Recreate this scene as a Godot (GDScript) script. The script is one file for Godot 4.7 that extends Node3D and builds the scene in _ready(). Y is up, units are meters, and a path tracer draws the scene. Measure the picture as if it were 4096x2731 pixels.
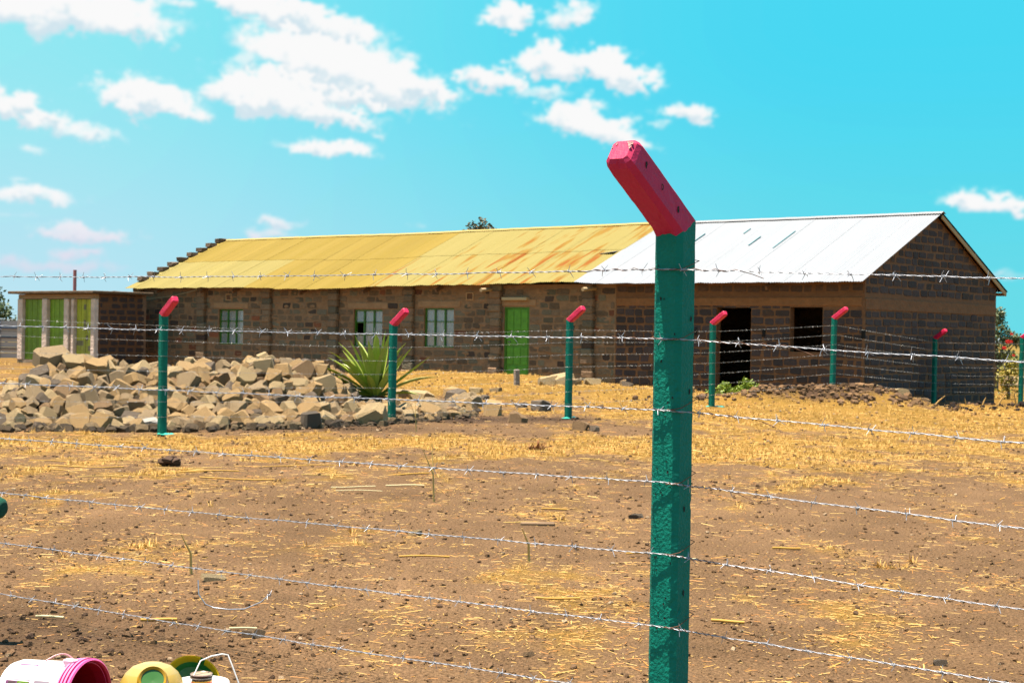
extends Node3D
# A post-and-barbed-wire fence in front of a stone building with a yellow and white iron roof, a heap of quarry stone and dry ground.
# World: the photographer stands at the origin, x to the right, -z ahead, metres.

const EXPOSURE := 3.0
var counts := {}
var M := {}
var rng := RandomNumberGenerator.new()
var nA := FastNoiseLite.new()
var nB := FastNoiseLite.new()
var nC := FastNoiseLite.new()

# ------------------------------------------------------------------ mesh builder
class MB:
	var v := PackedVector3Array()
	var n := PackedVector3Array()
	var c := PackedColorArray()
	var uv := PackedVector2Array()
	func tri(a: Vector3, b: Vector3, d: Vector3, col := Color.WHITE) -> void:
		var nn := (b - a).cross(d - a).normalized()
		v.append(a); v.append(d); v.append(b)
		for i in 3:
			n.append(nn); c.append(col)
	func quad(a: Vector3, b: Vector3, d: Vector3, e: Vector3, col := Color.WHITE) -> void:
		tri(a, b, d, col)
		tri(a, d, e, col)
	func stri(a: Vector3, b: Vector3, d: Vector3, na: Vector3, nb: Vector3, nd: Vector3, ca := Color.WHITE, cb := Color.WHITE, cd := Color.WHITE) -> void:
		v.append(a); v.append(d); v.append(b)
		n.append(na); n.append(nd); n.append(nb)
		c.append(ca); c.append(cd); c.append(cb)
	func box(lo: Vector3, hi: Vector3, col := Color.WHITE) -> void:
		obox(Transform3D(Basis(), (lo + hi) / 2.0), hi - lo, col)
	func obox(t: Transform3D, s: Vector3, col := Color.WHITE, ch := 0.0) -> void:
		var h := s / 2.0
		if ch <= 0.0:
			var p := []
			for k in 8:
				p.append(t * Vector3(h.x if k & 1 else -h.x, h.y if k & 2 else -h.y, h.z if k & 4 else -h.z))
			quad(p[4], p[5], p[7], p[6], col); quad(p[1], p[0], p[2], p[3], col)
			quad(p[5], p[1], p[3], p[7], col); quad(p[0], p[4], p[6], p[2], col)
			quad(p[6], p[7], p[3], p[2], col); quad(p[0], p[1], p[5], p[4], col)
			return
		var pl := []
		for ax in 3:
			for sg in [-1.0, 1.0]:
				var d := Vector3(); d[ax] = sg
				pl.append(Plane(d, h[ax]))
		for ax in 3:
			var a1 := (ax + 1) % 3
			for s1 in [-1.0, 1.0]:
				for s2 in [-1.0, 1.0]:
					var d := Vector3(); d[ax] = s1; d[a1] = s2
					d = d.normalized()
					pl.append(Plane(d, (h[ax] + h[a1] - ch) * 0.70711))
		hull(pl, t, col)
	func hull(planes: Array, t := Transform3D(), col := Color.WHITE, vary := 0.0, r: RandomNumberGenerator = null, span := 4.0) -> void:
		for i in planes.size():
			var p: Plane = planes[i]
			var up := Vector3.UP if absf(p.normal.y) < 0.9 else Vector3.RIGHT
			var ax := up.cross(p.normal).normalized()
			var ay := p.normal.cross(ax)
			var o := p.normal * p.d
			var poly: Array[Vector3] = [o - ax * span - ay * span, o + ax * span - ay * span, o + ax * span + ay * span, o - ax * span + ay * span]
			for j in planes.size():
				if j == i:
					continue
				var q: Plane = planes[j]
				var out: Array[Vector3] = []
				var m := poly.size()
				for k in m:
					var a := poly[k]
					var b := poly[(k + 1) % m]
					var da := q.distance_to(a)
					var db := q.distance_to(b)
					if da <= 1e-5:
						out.append(a)
					if (da < -1e-5 and db > 1e-5) or (da > 1e-5 and db < -1e-5):
						out.append(a.lerp(b, da / (da - db)))
				poly = out
				if poly.size() < 3:
					break
			if poly.size() < 3:
				continue
			var cc := col
			if r:
				var f := 1.0 + r.randf_range(-vary, vary)
				cc = Color(col.r * f, col.g * f, col.b * f)
			for k in range(1, poly.size() - 1):
				tri(t * poly[0], t * poly[k], t * poly[k + 1], cc)
	func tube(pts: Array, rad, sides := 6, col := Color.WHITE, cap := true) -> void:
		# rad: a number or a radius per point
		var m := pts.size()
		var prev := []
		var prevn := []
		var ref := Vector3.UP
		var first: Vector3 = (pts[1] - pts[0]).normalized()
		if absf(first.y) > 0.9:
			ref = Vector3.RIGHT
		var side := first.cross(ref).normalized()
		for i in m:
			var t: Vector3
			if i == 0:
				t = pts[1] - pts[0]
			elif i == m - 1:
				t = pts[m - 1] - pts[m - 2]
			else:
				t = pts[i + 1] - pts[i - 1]
			t = t.normalized()
			side = (side - t * side.dot(t)).normalized()
			var up := t.cross(side)
			var r: float = rad[i] if rad is Array else rad
			var ring := []
			var ringn := []
			for k in sides:
				var a := TAU * k / sides
				var d := side * cos(a) + up * sin(a)
				ring.append(pts[i] + d * r)
				ringn.append(d)
			if i > 0:
				for k in sides:
					var k2 := (k + 1) % sides
					stri(prev[k], prev[k2], ring[k2], prevn[k], prevn[k2], ringn[k2], col, col, col)
					stri(prev[k], ring[k2], ring[k], prevn[k], ringn[k2], ringn[k], col, col, col)
			if cap and (i == 0 or i == m - 1):
				for k in range(1, sides - 1):
					if i == 0:
						tri(ring[0], ring[k + 1], ring[k], col)
					else:
						tri(ring[0], ring[k], ring[k + 1], col)
			prev = ring
			prevn = ringn
	func lathe(prof: Array, seg: int, t := Transform3D(), cols = null, wob := 0.0) -> void:
		# prof: Vector2(radius, height) along +Y
		for i in prof.size() - 1:
			var a: Vector2 = prof[i]
			var b: Vector2 = prof[i + 1]
			var tn := Vector2(b.y - a.y, -(b.x - a.x)).normalized()
			var ta := tn
			var tb := tn
			if i > 0:
				var z := Vector2(a.y - prof[i - 1].y, -(a.x - prof[i - 1].x)).normalized()
				ta = (tn + z).normalized() if z.dot(tn) > 0.7 else tn
			if i < prof.size() - 2:
				var z := Vector2(prof[i + 2].y - b.y, -(prof[i + 2].x - b.x)).normalized()
				tb = (tn + z).normalized() if z.dot(tn) > 0.7 else tn
			var ca: Color = cols[i] if cols else Color.WHITE
			for k in seg:
				var a0 := TAU * k / seg
				var a1 := TAU * (k + 1) / seg
				var d0 := Vector3(cos(a0), 0, -sin(a0))
				var d1 := Vector3(cos(a1), 0, -sin(a1))
				var w0 := 1.0 + wob * sin(3.0 * a0 + 1.0)
				var w1 := 1.0 + wob * sin(3.0 * a1 + 1.0)
				var n0 := (t.basis * (d0 * ta.x + Vector3.UP * ta.y)).normalized()
				var n1 := (t.basis * (d1 * ta.x + Vector3.UP * ta.y)).normalized()
				var m0 := (t.basis * (d0 * tb.x + Vector3.UP * tb.y)).normalized()
				var m1 := (t.basis * (d1 * tb.x + Vector3.UP * tb.y)).normalized()
				var p00 := t * (d0 * a.x * w0 + Vector3.UP * a.y)
				var p01 := t * (d1 * a.x * w1 + Vector3.UP * a.y)
				var p10 := t * (d0 * b.x * w0 + Vector3.UP * b.y)
				var p11 := t * (d1 * b.x * w1 + Vector3.UP * b.y)
				if a.x > 1e-6:
					stri(p00, p01, p11, n0, n1, m1, ca, ca, ca)
				if b.x > 1e-6:
					stri(p00, p11, p10, n0, m1, m0, ca, ca, ca)
	func mesh() -> ArrayMesh:
		var a := []
		a.resize(Mesh.ARRAY_MAX)
		a[Mesh.ARRAY_VERTEX] = v
		a[Mesh.ARRAY_NORMAL] = n
		a[Mesh.ARRAY_COLOR] = c
		if uv.size() == v.size() and uv.size() > 0:
			a[Mesh.ARRAY_TEX_UV] = uv
		var m := ArrayMesh.new()
		m.add_surface_from_arrays(Mesh.PRIMITIVE_TRIANGLES, a)
		return m

# ------------------------------------------------------------------ nodes
func numbered(parent: Node, called: String) -> String:
	var key := str(parent.get_instance_id()) + called
	var k: int = counts.get(key, 0)
	counts[key] = k + 1
	return called if k == 0 else "%s_%03d" % [called, k]

func tag(o: Node, label: String, category := "", group := "", kind := "") -> void:
	if label != "":
		o.set_meta("label", label)
	if category != "":
		o.set_meta("category", category)
	if group != "":
		o.set_meta("group", group)
	if kind != "":
		o.set_meta("kind", kind)

func thing(called: String, label: String, category: String, at := Vector3.ZERO, turn := 0.0, group := "") -> Node3D:
	var o := Node3D.new()
	o.name = numbered(self, called)
	o.position = at
	o.rotation.y = turn
	tag(o, label, category, group)
	add_child(o, true)
	return o

func part(called: String, mesh: Mesh, m: Material, parent: Node = self, t := Transform3D()) -> MeshInstance3D:
	var o := MeshInstance3D.new()
	o.name = numbered(parent, called)
	o.mesh = mesh
	if mesh is ArrayMesh and m:
		o.set_surface_override_material(0, m)
	o.transform = t
	parent.add_child(o, true)
	return o

func many(called: String, mesh: Mesh, m: Material, where: Array, cols: Array, parent: Node = self) -> MultiMeshInstance3D:
	var mm := MultiMesh.new()
	mm.transform_format = MultiMesh.TRANSFORM_3D
	mm.use_colors = cols.size() > 0
	mesh.surface_set_material(0, m)
	mm.mesh = mesh
	mm.instance_count = where.size()
	for i in where.size():
		mm.set_instance_transform(i, where[i])
		if cols.size() > 0:
			mm.set_instance_color(i, cols[i])
	var o := MultiMeshInstance3D.new()
	o.name = numbered(parent, called)
	o.multimesh = mm
	o.set_meta("kind", "stuff")
	parent.add_child(o, true)
	return o

# ------------------------------------------------------------------ materials
func noise_tex(seed_: int, freq: float, lo: float, hi: float, size := 512, oct := 5, kind := FastNoiseLite.TYPE_SIMPLEX_SMOOTH, tint := Color.WHITE) -> NoiseTexture2D:
	var fn := FastNoiseLite.new()
	fn.seed = seed_
	fn.noise_type = kind
	fn.frequency = freq
	fn.fractal_octaves = oct
	fn.fractal_gain = 0.6
	var g := Gradient.new()
	g.set_color(0, Color(lo * tint.r, lo * tint.g, lo * tint.b).linear_to_srgb())
	g.set_color(1, Color(hi, hi, hi).linear_to_srgb())
	var t := NoiseTexture2D.new()
	t.width = size
	t.height = size
	t.seamless = true
	t.noise = fn
	t.color_ramp = g
	return t

func mat(called: String, lin: Color, rough: float, tex: Texture2D = null, scale := 1.0, bump: Texture2D = null, depth := 0.0, metal := 0.0, in_world := true) -> StandardMaterial3D:
	var m := StandardMaterial3D.new()
	m.resource_name = called
	m.albedo_color = lin.linear_to_srgb()
	m.roughness = rough
	m.metallic = metal
	m.vertex_color_use_as_albedo = true
	if tex or bump:
		m.uv1_triplanar = true
		m.uv1_world_triplanar = in_world
		m.uv1_scale = Vector3.ONE * scale
	if tex:
		m.albedo_texture = tex
	if bump:
		m.heightmap_enabled = true
		m.heightmap_texture = bump
		m.heightmap_scale = depth
	M[called] = m
	return m

func materials() -> void:
	var mottle := noise_tex(3, 0.012, 0.62, 1.0)
	var speck := noise_tex(4, 0.06, 0.55, 1.0, 512, 4)
	var bump := noise_tex(5, 0.025, 0.0, 1.0, 512, 6)
	var bumpf := noise_tex(6, 0.09, 0.0, 1.0, 512, 4)
	mat("soil", Color(1, 1, 1), 0.95, noise_tex(7, 0.05, 0.25, 1.0, 1024, 6), 0.8, noise_tex(8, 0.05, 0, 1, 1024, 6), 2.2)
	M.soil.metallic_specular = 0.2
	mat("clod", Color(1, 1, 1), 0.95, speck, 4.0, bumpf, 0.6)
	M.clod.metallic_specular = 0.2
	mat("straw", Color(1, 1, 1), 0.7)
	mat("teal_paint", Color(0.0, 0.165, 0.125), 0.6, noise_tex(9, 0.015, 0.86, 1.0), 2.5, noise_tex(10, 0.045, 0, 1, 512, 6), 0.28, 0.0, false)
	mat("pink_paint", Color(0.45, 0.003, 0.075), 0.62, noise_tex(11, 0.015, 0.85, 1.0), 2.5, noise_tex(12, 0.02, 0, 1, 512, 6), 0.2, 0.0, false)
	mat("teal_far", Color(0.0, 0.15, 0.112), 0.6, mottle, 1.5, bump, 0.5, 0.0, false)
	mat("pink_far", Color(0.66, 0.012, 0.08), 0.45, mottle, 1.5, bump, 0.3, 0.0, false)
	for k in ["teal_paint", "teal_far"]:
		M[k].metallic_specular = 0.3
	mat("hole_shade", Color(0.012, 0.012, 0.012), 0.9)  # near-black that stands for the shade inside holes
	mat("wire", Color(0.34, 0.36, 0.42), 0.42, null, 1, null, 0, 0.5)
	mat("wire_far", Color(0.3, 0.3, 0.3), 0.5, null, 1, null, 0, 0.3)
	mat("rust_wire", Color(0.11, 0.045, 0.022), 0.7, null, 1, null, 0, 0.2)
	mat("rock", Color(1, 1, 1), 0.9, noise_tex(13, 0.03, 0.5, 1.0), 1.3, bump, 3.0, 0.0, false)
	mat("wall_stone", Color(1, 1, 1), 0.9, noise_tex(14, 0.02, 0.5, 1.0), 0.9, bump, 1.6)
	mat("mortar", Color(1, 1, 1), 0.95, noise_tex(15, 0.012, 0.55, 1.0, 512, 6), 0.6, bump, 2.0)
	mat("iron", Color(1, 1, 1), 0.6)
	M.iron.metallic_specular = 0.2
	mat("white_iron", Color(1, 1, 1), 0.35, null, 1, null, 0, 0.0)
	mat("wood", Color(1, 1, 1), 0.8, speck, 2.0)
	mat("green_steel", Color(0.035, 0.15, 0.006), 0.4, mottle, 1.0)
	mat("green_door", Color(1, 1, 1), 0.6, noise_tex(16, 0.012, 0.55, 1.0), 0.7)
	mat("cloth", Color(0.30, 0.28, 0.29), 0.9, mottle, 1.0)
	mat("plain", Color(1, 1, 1), 0.7, speck, 1.5)
	mat("gloss", Color(1, 1, 1), 0.3)
	mat("leaf", Color(1, 1, 1), 0.55)
	M.leaf.backlight_enabled = true
	M.leaf.backlight = Color(0.5, 0.5, 0.3)
	mat("agave", Color(1, 1, 1), 0.45)
	var gl := StandardMaterial3D.new()
	gl.resource_name = "glass"
	gl.albedo_color = Color(0.8, 0.85, 0.85, 0.18)
	gl.transparency = BaseMaterial3D.TRANSPARENCY_ALPHA
	gl.roughness = 0.05
	M.glass = gl
	mat("fleece", Color(0.004, 0.16, 0.10), 0.95, speck, 12.0, bumpf, 1.2, 0.0, false)

# ------------------------------------------------------------------ sky
var clouds := [[-16.01, 10.74, 3.3, 0.91, -0.05, 1.0], [-13.21, 10.33, 0.94, 0.28, -0.3, 0.6], [-7.92, 11.04, 2.83, 0.66, -0.22, 1.0], [-9.15, 11.36, 1.73, 0.47, -0.1, 0.9], [-12.18, 11.35, 0.79, 0.16, 0, 0.5],
	[-6.19, 9.22, 3.14, 1.13, -0.25, 1.1], [-4.0, 8.67, 1.73, 0.6, -0.15, 1.0], [-8.8, 8.22, 2.04, 0.91, -0.05, 1.1], [-6.94, 7.72, 1.73, 0.47, -0.2, 1.0], [-9.66, 9.47, 0.86, 0.55, 0.5, 0.45], [-0.87, 8.97, 1.18, 0.5, -0.1, 0.9],
	[0.86, 8.62, 1.1, 0.25, 0, 0.5], [-13.03, 7.93, 1.57, 0.72, -0.12, 1.0], [-11.82, 7.53, 0.94, 0.25, -0.1, 0.7], [-17.55, 7.45, 1.26, 0.53, -0.25, 0.95], [-15.96, 6.92, 1.73, 0.31, -0.2, 0.55], [-6.76, 6.48, 1.44, 0.27, -0.05, 0.8],
	[-0.28, 11.26, 0.94, 0.42, 0, 0.9], [1.92, 11.32, 0.75, 0.5, 0.3, 0.65], [1.32, 9.62, 1.26, 0.63, -0.1, 1.0], [3.36, 9.4, 1.49, 0.6, -0.2, 1.05], [1.98, 7.71, 1.1, 0.6, 0, 0.8], [3.16, 7.33, 1.41, 0.6, -0.3, 0.85],
	[6.16, 7.92, 0.79, 0.31, -0.1, 0.8], [5.18, 7.58, 0.35, 0.16, 0, 0.4], [16.61, 4.69, 1.34, 0.42, -0.1, 0.9], [15.82, 4.73, 0.63, 0.16, 0, 0.5], [-17.08, 4.49, 1.6, 0.3, -0.05, 0.6], [-15.18, 3.2, 1.6, 0.32, -0.05, 0.65],
	[-15.31, 2.52, 0.9, 0.22, 0, 0.55], [-8.42, 3.83, 0.8, 0.22, -0.05, 0.55], [-8.8, 3.43, 0.75, 0.22, 0, 0.55], [-16.88, 6.03, 0.39, 0.13, 0, 0.45], [-16.32, 2.11, 2.1, 0.25, 0, 0.45], [17.23, 2.28, 0.79, 0.14, 0, 0.4],
	[-6.6, 8.6, 2.1, 0.62, -0.2, 1.0], [-7.6, 9.1, 1.2, 0.5, -0.1, 0.9], [-3.45, 3.82, 0.41, 0.13, 0, 0.25], [-17.37, 5.04, 0.31, 0.09, 0, 0.3], [-17.5, 3.84, 0.63, 0.09, 0, 0.3], [4.94, 7.99, 0.31, 0.09, 0, 0.3]]
const SUN_TO := Vector3(-0.1800, 0.9833, 0.0280)

func sky_color(az: float, el: float, bin_: Array) -> Color:
	# degrees; sRGB as it is to appear at EXPOSURE
	var a := deg_to_rad(az)
	var e := deg_to_rad(el)
	var d := Vector3(sin(a) * cos(e), sin(e), -cos(a) * cos(e))
	var y := maxf(d.y, 0.0)
	var near := d.dot(SUN_TO)
	var flat := Vector2(d.x, d.z).normalized().dot(Vector2(SUN_TO.x, SUN_TO.z).normalized())
	# sRGB: horizon -> 12 degrees -> zenith
	var warm := clampf(0.5 + 0.5 * flat, 0.0, 1.0)
	var hz := Color(0.42, 0.865, 0.915).lerp(Color(0.74, 0.895, 0.955), smoothstep(0.28, 0.58, warm))
	var mid := Color(0.29, 0.845, 0.955).lerp(Color(0.58, 0.915, 0.955), smoothstep(0.32, 0.6, warm))
	var zen := Color(0.12, 0.56, 0.86)
	var c := hz.lerp(mid, smoothstep(0.0, 0.19, y)).lerp(zen, smoothstep(0.2, 0.9, y))
	c = c.lerp(Color(0.95, 0.98, 1.0), 0.35 * pow(maxf(near, 0.0), 18.0))
	# clouds
	var wx := nA.get_noise_2d(az * 14.0, el * 20.0) * 0.38 + nB.get_noise_2d(az * 60.0, el * 80.0) * 0.2
	var wy := nA.get_noise_2d(az * 14.0 + 400.0, el * 20.0 + 77.0) * 0.32 + nB.get_noise_2d(az * 60.0 + 90.0, el * 80.0) * 0.12
	var dens := 0.0
	var low := 0.0
	for i in bin_:
		var q: Array = clouds[i]
		var dx: float = az - q[0]
		if dx > 180.0:
			dx -= 360.0
		elif dx < -180.0:
			dx += 360.0
		var k: float = minf(1.0, q[3] * 2.2)
		var x: float = dx + wx * k * 1.5
		var yy: float = el - q[1] - q[4] * dx + wy * k * 1.6
		if yy < 0.0:
			yy *= 1.5
		var r := sqrt(x * x / (q[2] * q[2]) + yy * yy / (q[3] * q[3])) * 0.9
		if r < 1.45:
			var g: float = (1.0 - smoothstep(0.5, 1.42, r)) * q[5]
			if g > dens:
				dens = g
				low = clampf(-yy / q[3], -1.0, 1.0)
	if dens > 0.0:
		var f := nC.get_noise_2d(az * 20.0, el * 32.0)
		var cov := smoothstep(0.03, 0.72, dens + f * 0.4 * (1.0 - dens * 0.55))
		if dens < 0.55:
			cov = minf(cov, dens * 1.7)
		var lit := Color(0.985, 0.985, 0.985).lerp(Color(0.83, 0.905, 0.94), smoothstep(0.05, 0.75, low + f * 0.4))
		if el < 5.0:
			lit = lit.lerp(Color(0.86, 0.86, 0.93), smoothstep(5.0, 2.0, el) * (0.85 if az < 0 else 0.4))
		c = c.lerp(lit, cov)
	return c

func make_sky() -> Sky:
	nA.seed = 11; nA.frequency = 0.05; nA.fractal_octaves = 4
	nB.seed = 23; nB.frequency = 0.05; nB.fractal_octaves = 3
	nC.seed = 37; nC.frequency = 0.05; nC.fractal_octaves = 5
	rng.seed = 99
	for i in 90:   # the same fair-weather clouds go on round the rest of the sky
		var az := rng.randf_range(24.0, 336.0)
		if az > 180.0:
			az -= 360.0
		var el := 3.0 + 55.0 * pow(rng.randf(), 1.6)
		var w := rng.randf_range(1.5, 4.0) * (1.0 + el * 0.05)
		clouds.append([az, el, w, w * rng.randf_range(0.28, 0.5), rng.randf_range(-0.2, 0.1), rng.randf_range(0.6, 1.1)])
	var low := Image.create(1024, 512, false, Image.FORMAT_RGB8)
	var W := 4096
	var H := 2048
	for y in 512:
		var el := 90.0 - (y + 0.5) / 512.0 * 180.0
		var row := []
		for i in clouds.size():
			if absf(clouds[i][1] - el) < clouds[i][3] * 2.0 + 0.5 + absf(clouds[i][4]) * clouds[i][2] * 1.5:
				row.append(i)
		for x in 1024:
			var az := (x + 0.5) / 1024.0 * 360.0
			if az > 180.0:
				az -= 360.0
			var bin_ := []
			for i in row:
				var dx := absf(az - clouds[i][0])
				if minf(dx, 360.0 - dx) < clouds[i][2] * 1.8 + 1.0:
					bin_.append(i)
			low.set_pixel(x, y, sky_px(sky_color(az, el, bin_) if el > -2.0 else Color(0.55, 0.48, 0.36)))
	low.resize(W, H, Image.INTERPOLATE_CUBIC)
	for y in range(int(H * (90.0 - 15.0) / 180.0), int(H * (90.0 + 0.5) / 180.0)):
		var el := 90.0 - (y + 0.5) / H * 180.0
		var row := []
		for i in clouds.size():
			if absf(clouds[i][0]) < 26.0 and absf(clouds[i][1] - el) < clouds[i][3] * 2.0 + 0.5 + absf(clouds[i][4]) * clouds[i][2] * 1.5:
				row.append(i)
		for xx in range(-252, 252):
			var az := (xx + 0.5) / W * 360.0
			low.set_pixel((xx + W) % W, y, sky_px(sky_color(az, el, row)))
	var pm := PanoramaSkyMaterial.new()
	pm.panorama = ImageTexture.create_from_image(low)
	var s := Sky.new()
	s.sky_material = pm
	return s

func sky_px(c: Color) -> Color:
	var l := c.srgb_to_linear()
	return Color(l.r / EXPOSURE, l.g / EXPOSURE, l.b / EXPOSURE).linear_to_srgb()

# ------------------------------------------------------------------ ground
var grid := PackedFloat32Array()
const GX := 60
const GD := 110
# x, depth, height of the ground
var anchors := [[0.5, 5.2, -0.02], [-2, 6, 0.0], [2.5, 6, 0.0], [0, 9, -0.03], [-4, 12, -0.06], [4, 12, -0.08], [0, 16, -0.1], [-4.9, 22.3, -0.2], [-1.9, 25.2, -0.15], [1.0, 27.4, -0.15], [4.06, 32.1, -0.12], [7.13, 35.2, 0.0],
	[10.7, 40.2, -0.33], [13.3, 41.3, -0.33], [6, 24, -0.2], [9, 28, -0.25], [12, 35, -0.36], [8.7, 39, -0.4], [9.4, 40.5, -0.42], [13, 44, -0.45], [6.5, 41, -0.25], [4, 42.3, -0.14], [1, 44.8, -0.06], [-3, 48, -0.03], [-8, 52, 0.0], [-13, 57, 0.0], [-17, 56, 0.0],
	[-10, 24, -0.2], [-10, 40, -0.05], [-5, 36, -0.05], [0, 34, -0.08], [2, 37, -0.05], [15, 50, -0.42], [18, 60, -0.4], [-22, 62, 0.0], [20, 40, -0.4], [-25, 40, 0.0], [0, 75, -0.2], [20, 80, -0.5], [-4, -5, 0], [4, -5, 0]]

func build_grid() -> void:
	grid.resize(GX * GD)
	for j in GD:
		for i in GX:
			var x := float(i) - 30.0
			var d := float(j) - 8.0
			var sw := 0.0
			var sh := 0.0
			for a in anchors:
				var dx: float = x - a[0]
				var dd: float = d - a[1]
				var w := 1.0 / pow(dx * dx + dd * dd + 0.6, 1.6)
				sw += w
				sh += w * a[2]
			grid[j * GX + i] = sh / sw

func gauss(x: float, d: float, cx: float, cd: float, rx: float, rd: float) -> float:
	var q := (x - cx) * (x - cx) / (rx * rx) + (d - cd) * (d - cd) / (rd * rd)
	return exp(-q) if q < 12.0 else 0.0

func base_h(x: float, d: float) -> float:
	var fx := clampf(x + 30.0, 0.0, GX - 1.001)
	var fd := clampf(d + 8.0, 0.0, GD - 1.001)
	var i := int(fx)
	var j := int(fd)
	fx -= i
	fd -= j
	var k := j * GX + i
	return lerpf(lerpf(grid[k], grid[k + 1], fx), lerpf(grid[k + GX], grid[k + GX + 1], fx), fd)

func curve(t: Array, x: float) -> float:
	if x <= t[0][0]:
		return t[0][1]
	for i in t.size() - 1:
		if x <= t[i + 1][0]:
			return lerpf(t[i][1], t[i + 1][1], (x - t[i][0]) / (t[i + 1][0] - t[i][0]))
	return t[-1][1]

var heap_crest := [[-11.0, 0.0], [-9.6, 0.15], [-8.7, 0.3], [-8.1, 0.55], [-7.75, 0.75], [-7.4, 1.2], [-6.9, 1.12], [-6.2, 1.04], [-5.7, 0.98], [-5.2, 1.0], [-4.6, 1.04], [-4.1, 1.2], [-3.6, 1.1], [-3.2, 0.98], [-2.8, 0.62], [-2.3, 0.34], [-1.7, 0.22], [-1.0, 0.08], [-0.4, 0.0]]
var heap_foot := [[-11.0, 22.6], [-9.0, 22.9], [-7.0, 23.2], [-5.6, 23.6], [-3.1, 24.5], [-2.0, 25.3], [-1.4, 26.4], [-0.4, 28.5]]

func heap(x: float, d: float) -> float:
	if x < -11.0 or x > -0.4 or d < 22.0 or d > 32.0:
		return 0.0
	var hc := curve(heap_crest, x)
	var t := (d - curve(heap_foot, x)) / 2.7
	if t <= 0.0 or t >= 2.1:
		return 0.0
	return hc * (sin(minf(t, 1.0) * PI / 2.0) if t < 1.0 else cos((t - 1.0) / 1.1 * PI / 2.0))

func ground_h(x: float, d: float) -> float:
	var h := base_h(x, d)
	if d > 20.0 and d < 60.0:
		h += 0.86 * maxf(heap(x, d) - 0.24, 0.0)
		h += 0.36 * gauss(x, d, -1.6, 42.0, 4.2, 3.4)     # straw mound before the wall
		h += 0.16 * gauss(x, d, 2.3, 37.0, 2.5, 2.5)
		if x > 3.0:
			h += 0.3 * gauss(x, d, 7.7, 34.9, 1.3, 0.8) + 0.26 * gauss(x, d, 5.7, 34.2, 1.3, 0.7) + 0.1 * nB.get_noise_2d(x * 30.0, d * 30.0) * gauss(x, d, 6.8, 34.6, 2.6, 1.1)     # dug earth along the fence
			h += 0.12 * gauss(x, d, 8.6, 36.0, 0.7, 0.5) + 0.08 * gauss(x, d, 12.0, 39.3, 3.0, 0.5)
			h -= 0.5 * dig(x, d)
	return h

func dig(x: float, d: float) -> float:
	# the ground dug away along the foot of the gable wall
	var q := (x - 8.68) * 0.771 - (d - 39.137) * 0.637
	var along := (x - 8.68) * 0.637 + (d - 39.137) * 0.771
	if q < -0.8 or q > 2.2 or along < -0.6 or along > 9.6:
		return 0.0
	return (1.0 - smoothstep(1.0, 1.7 + 0.3 * sin(along * 2.3), q)) * smoothstep(-0.5, 0.5, along) * (1.0 - smoothstep(8.3, 9.4, along))

func micro(x: float, d: float) -> float:
	var a := clampf(1.0 + (d - 14.0) * 0.05, 1.0, 2.2)
	return (nA.get_noise_2d(x * 9.0, d * 9.0) * 0.022 + nB.get_noise_2d(x * 38.0, d * 38.0) * 0.011 + nC.get_noise_2d(x * 140.0, d * 140.0) * 0.006) * a

func dark_soil_and_shade(x: float, d: float) -> float:
	return clampf(1.05 * gauss(x, d, 6.8, 34.4, 2.7, 1.0) + 1.5 * dig(x, d) + 1.2 * gauss(x, d, 14.5, 42.5, 2.5, 1.3) + 0.8 * gauss(x, d, 11.8, 39.4, 2.5, 0.8) + 0.8 * gauss(x, d, 1.0, 27.3, 0.9, 0.5) + 0.7 * gauss(x, d, -3.0, 24.0, 2.0, 0.7) + gauss(x, d, -0.6, 26.6, 1.2, 0.8) + 0.55 * gauss(x, d, -2.3, 6.6, 1.1, 0.9), 0.0, 1.0)  # dug earth; by the gable it also paints in the wall's shade

func straw_at(x: float, d: float) -> float:
	var s := 0.05
	s += 0.75 * exp(-pow((d - 20.8) / 2.0, 2)) * (1.0 - smoothstep(2.5, 5.0, x))
	s += 0.62 * smoothstep(11.0, 22.0, d) * smoothstep(0.0, 4.0, x) * (1.0 - smoothstep(50, 70, d))
	s += 0.5 * smoothstep(26.0, 30.0, d)
	s += 0.9 * gauss(x, d, -1.6, 40.5, 5.5, 4.0)
	s += 0.35 * gauss(x, d, -4.0, 16.0, 2.6, 3.5)
	s += 0.22 * gauss(x, d, -1.0, 9.3, 1.6, 1.6) + 0.25 * gauss(x, d, 0.6, 8.0, 1.3, 1.1) + 0.2 * gauss(x, d, 2.3, 9.0, 1.0, 0.8)
	s += 0.25 * gauss(x, d, 0.5, 19.0, 4.0, 2.5)
	s -= 0.9 * dark_soil_and_shade(x, d)
	s += nA.get_noise_2d(x * 14.0 + 300.0, d * 7.0) * 0.7 + nB.get_noise_2d(x * 50.0, d * 30.0) * 0.42
	return clampf(s, 0.0, 1.0)

const SOIL := Color(0.25, 0.15, 0.08)
const SOIL_DARK := Color(0.075, 0.048, 0.036)
const TRENCH_SHADE := Color(0.022, 0.017, 0.016)  # dark dug earth with the gable's shade put into the colour
const STRAW := Color(0.37, 0.215, 0.05)

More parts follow.
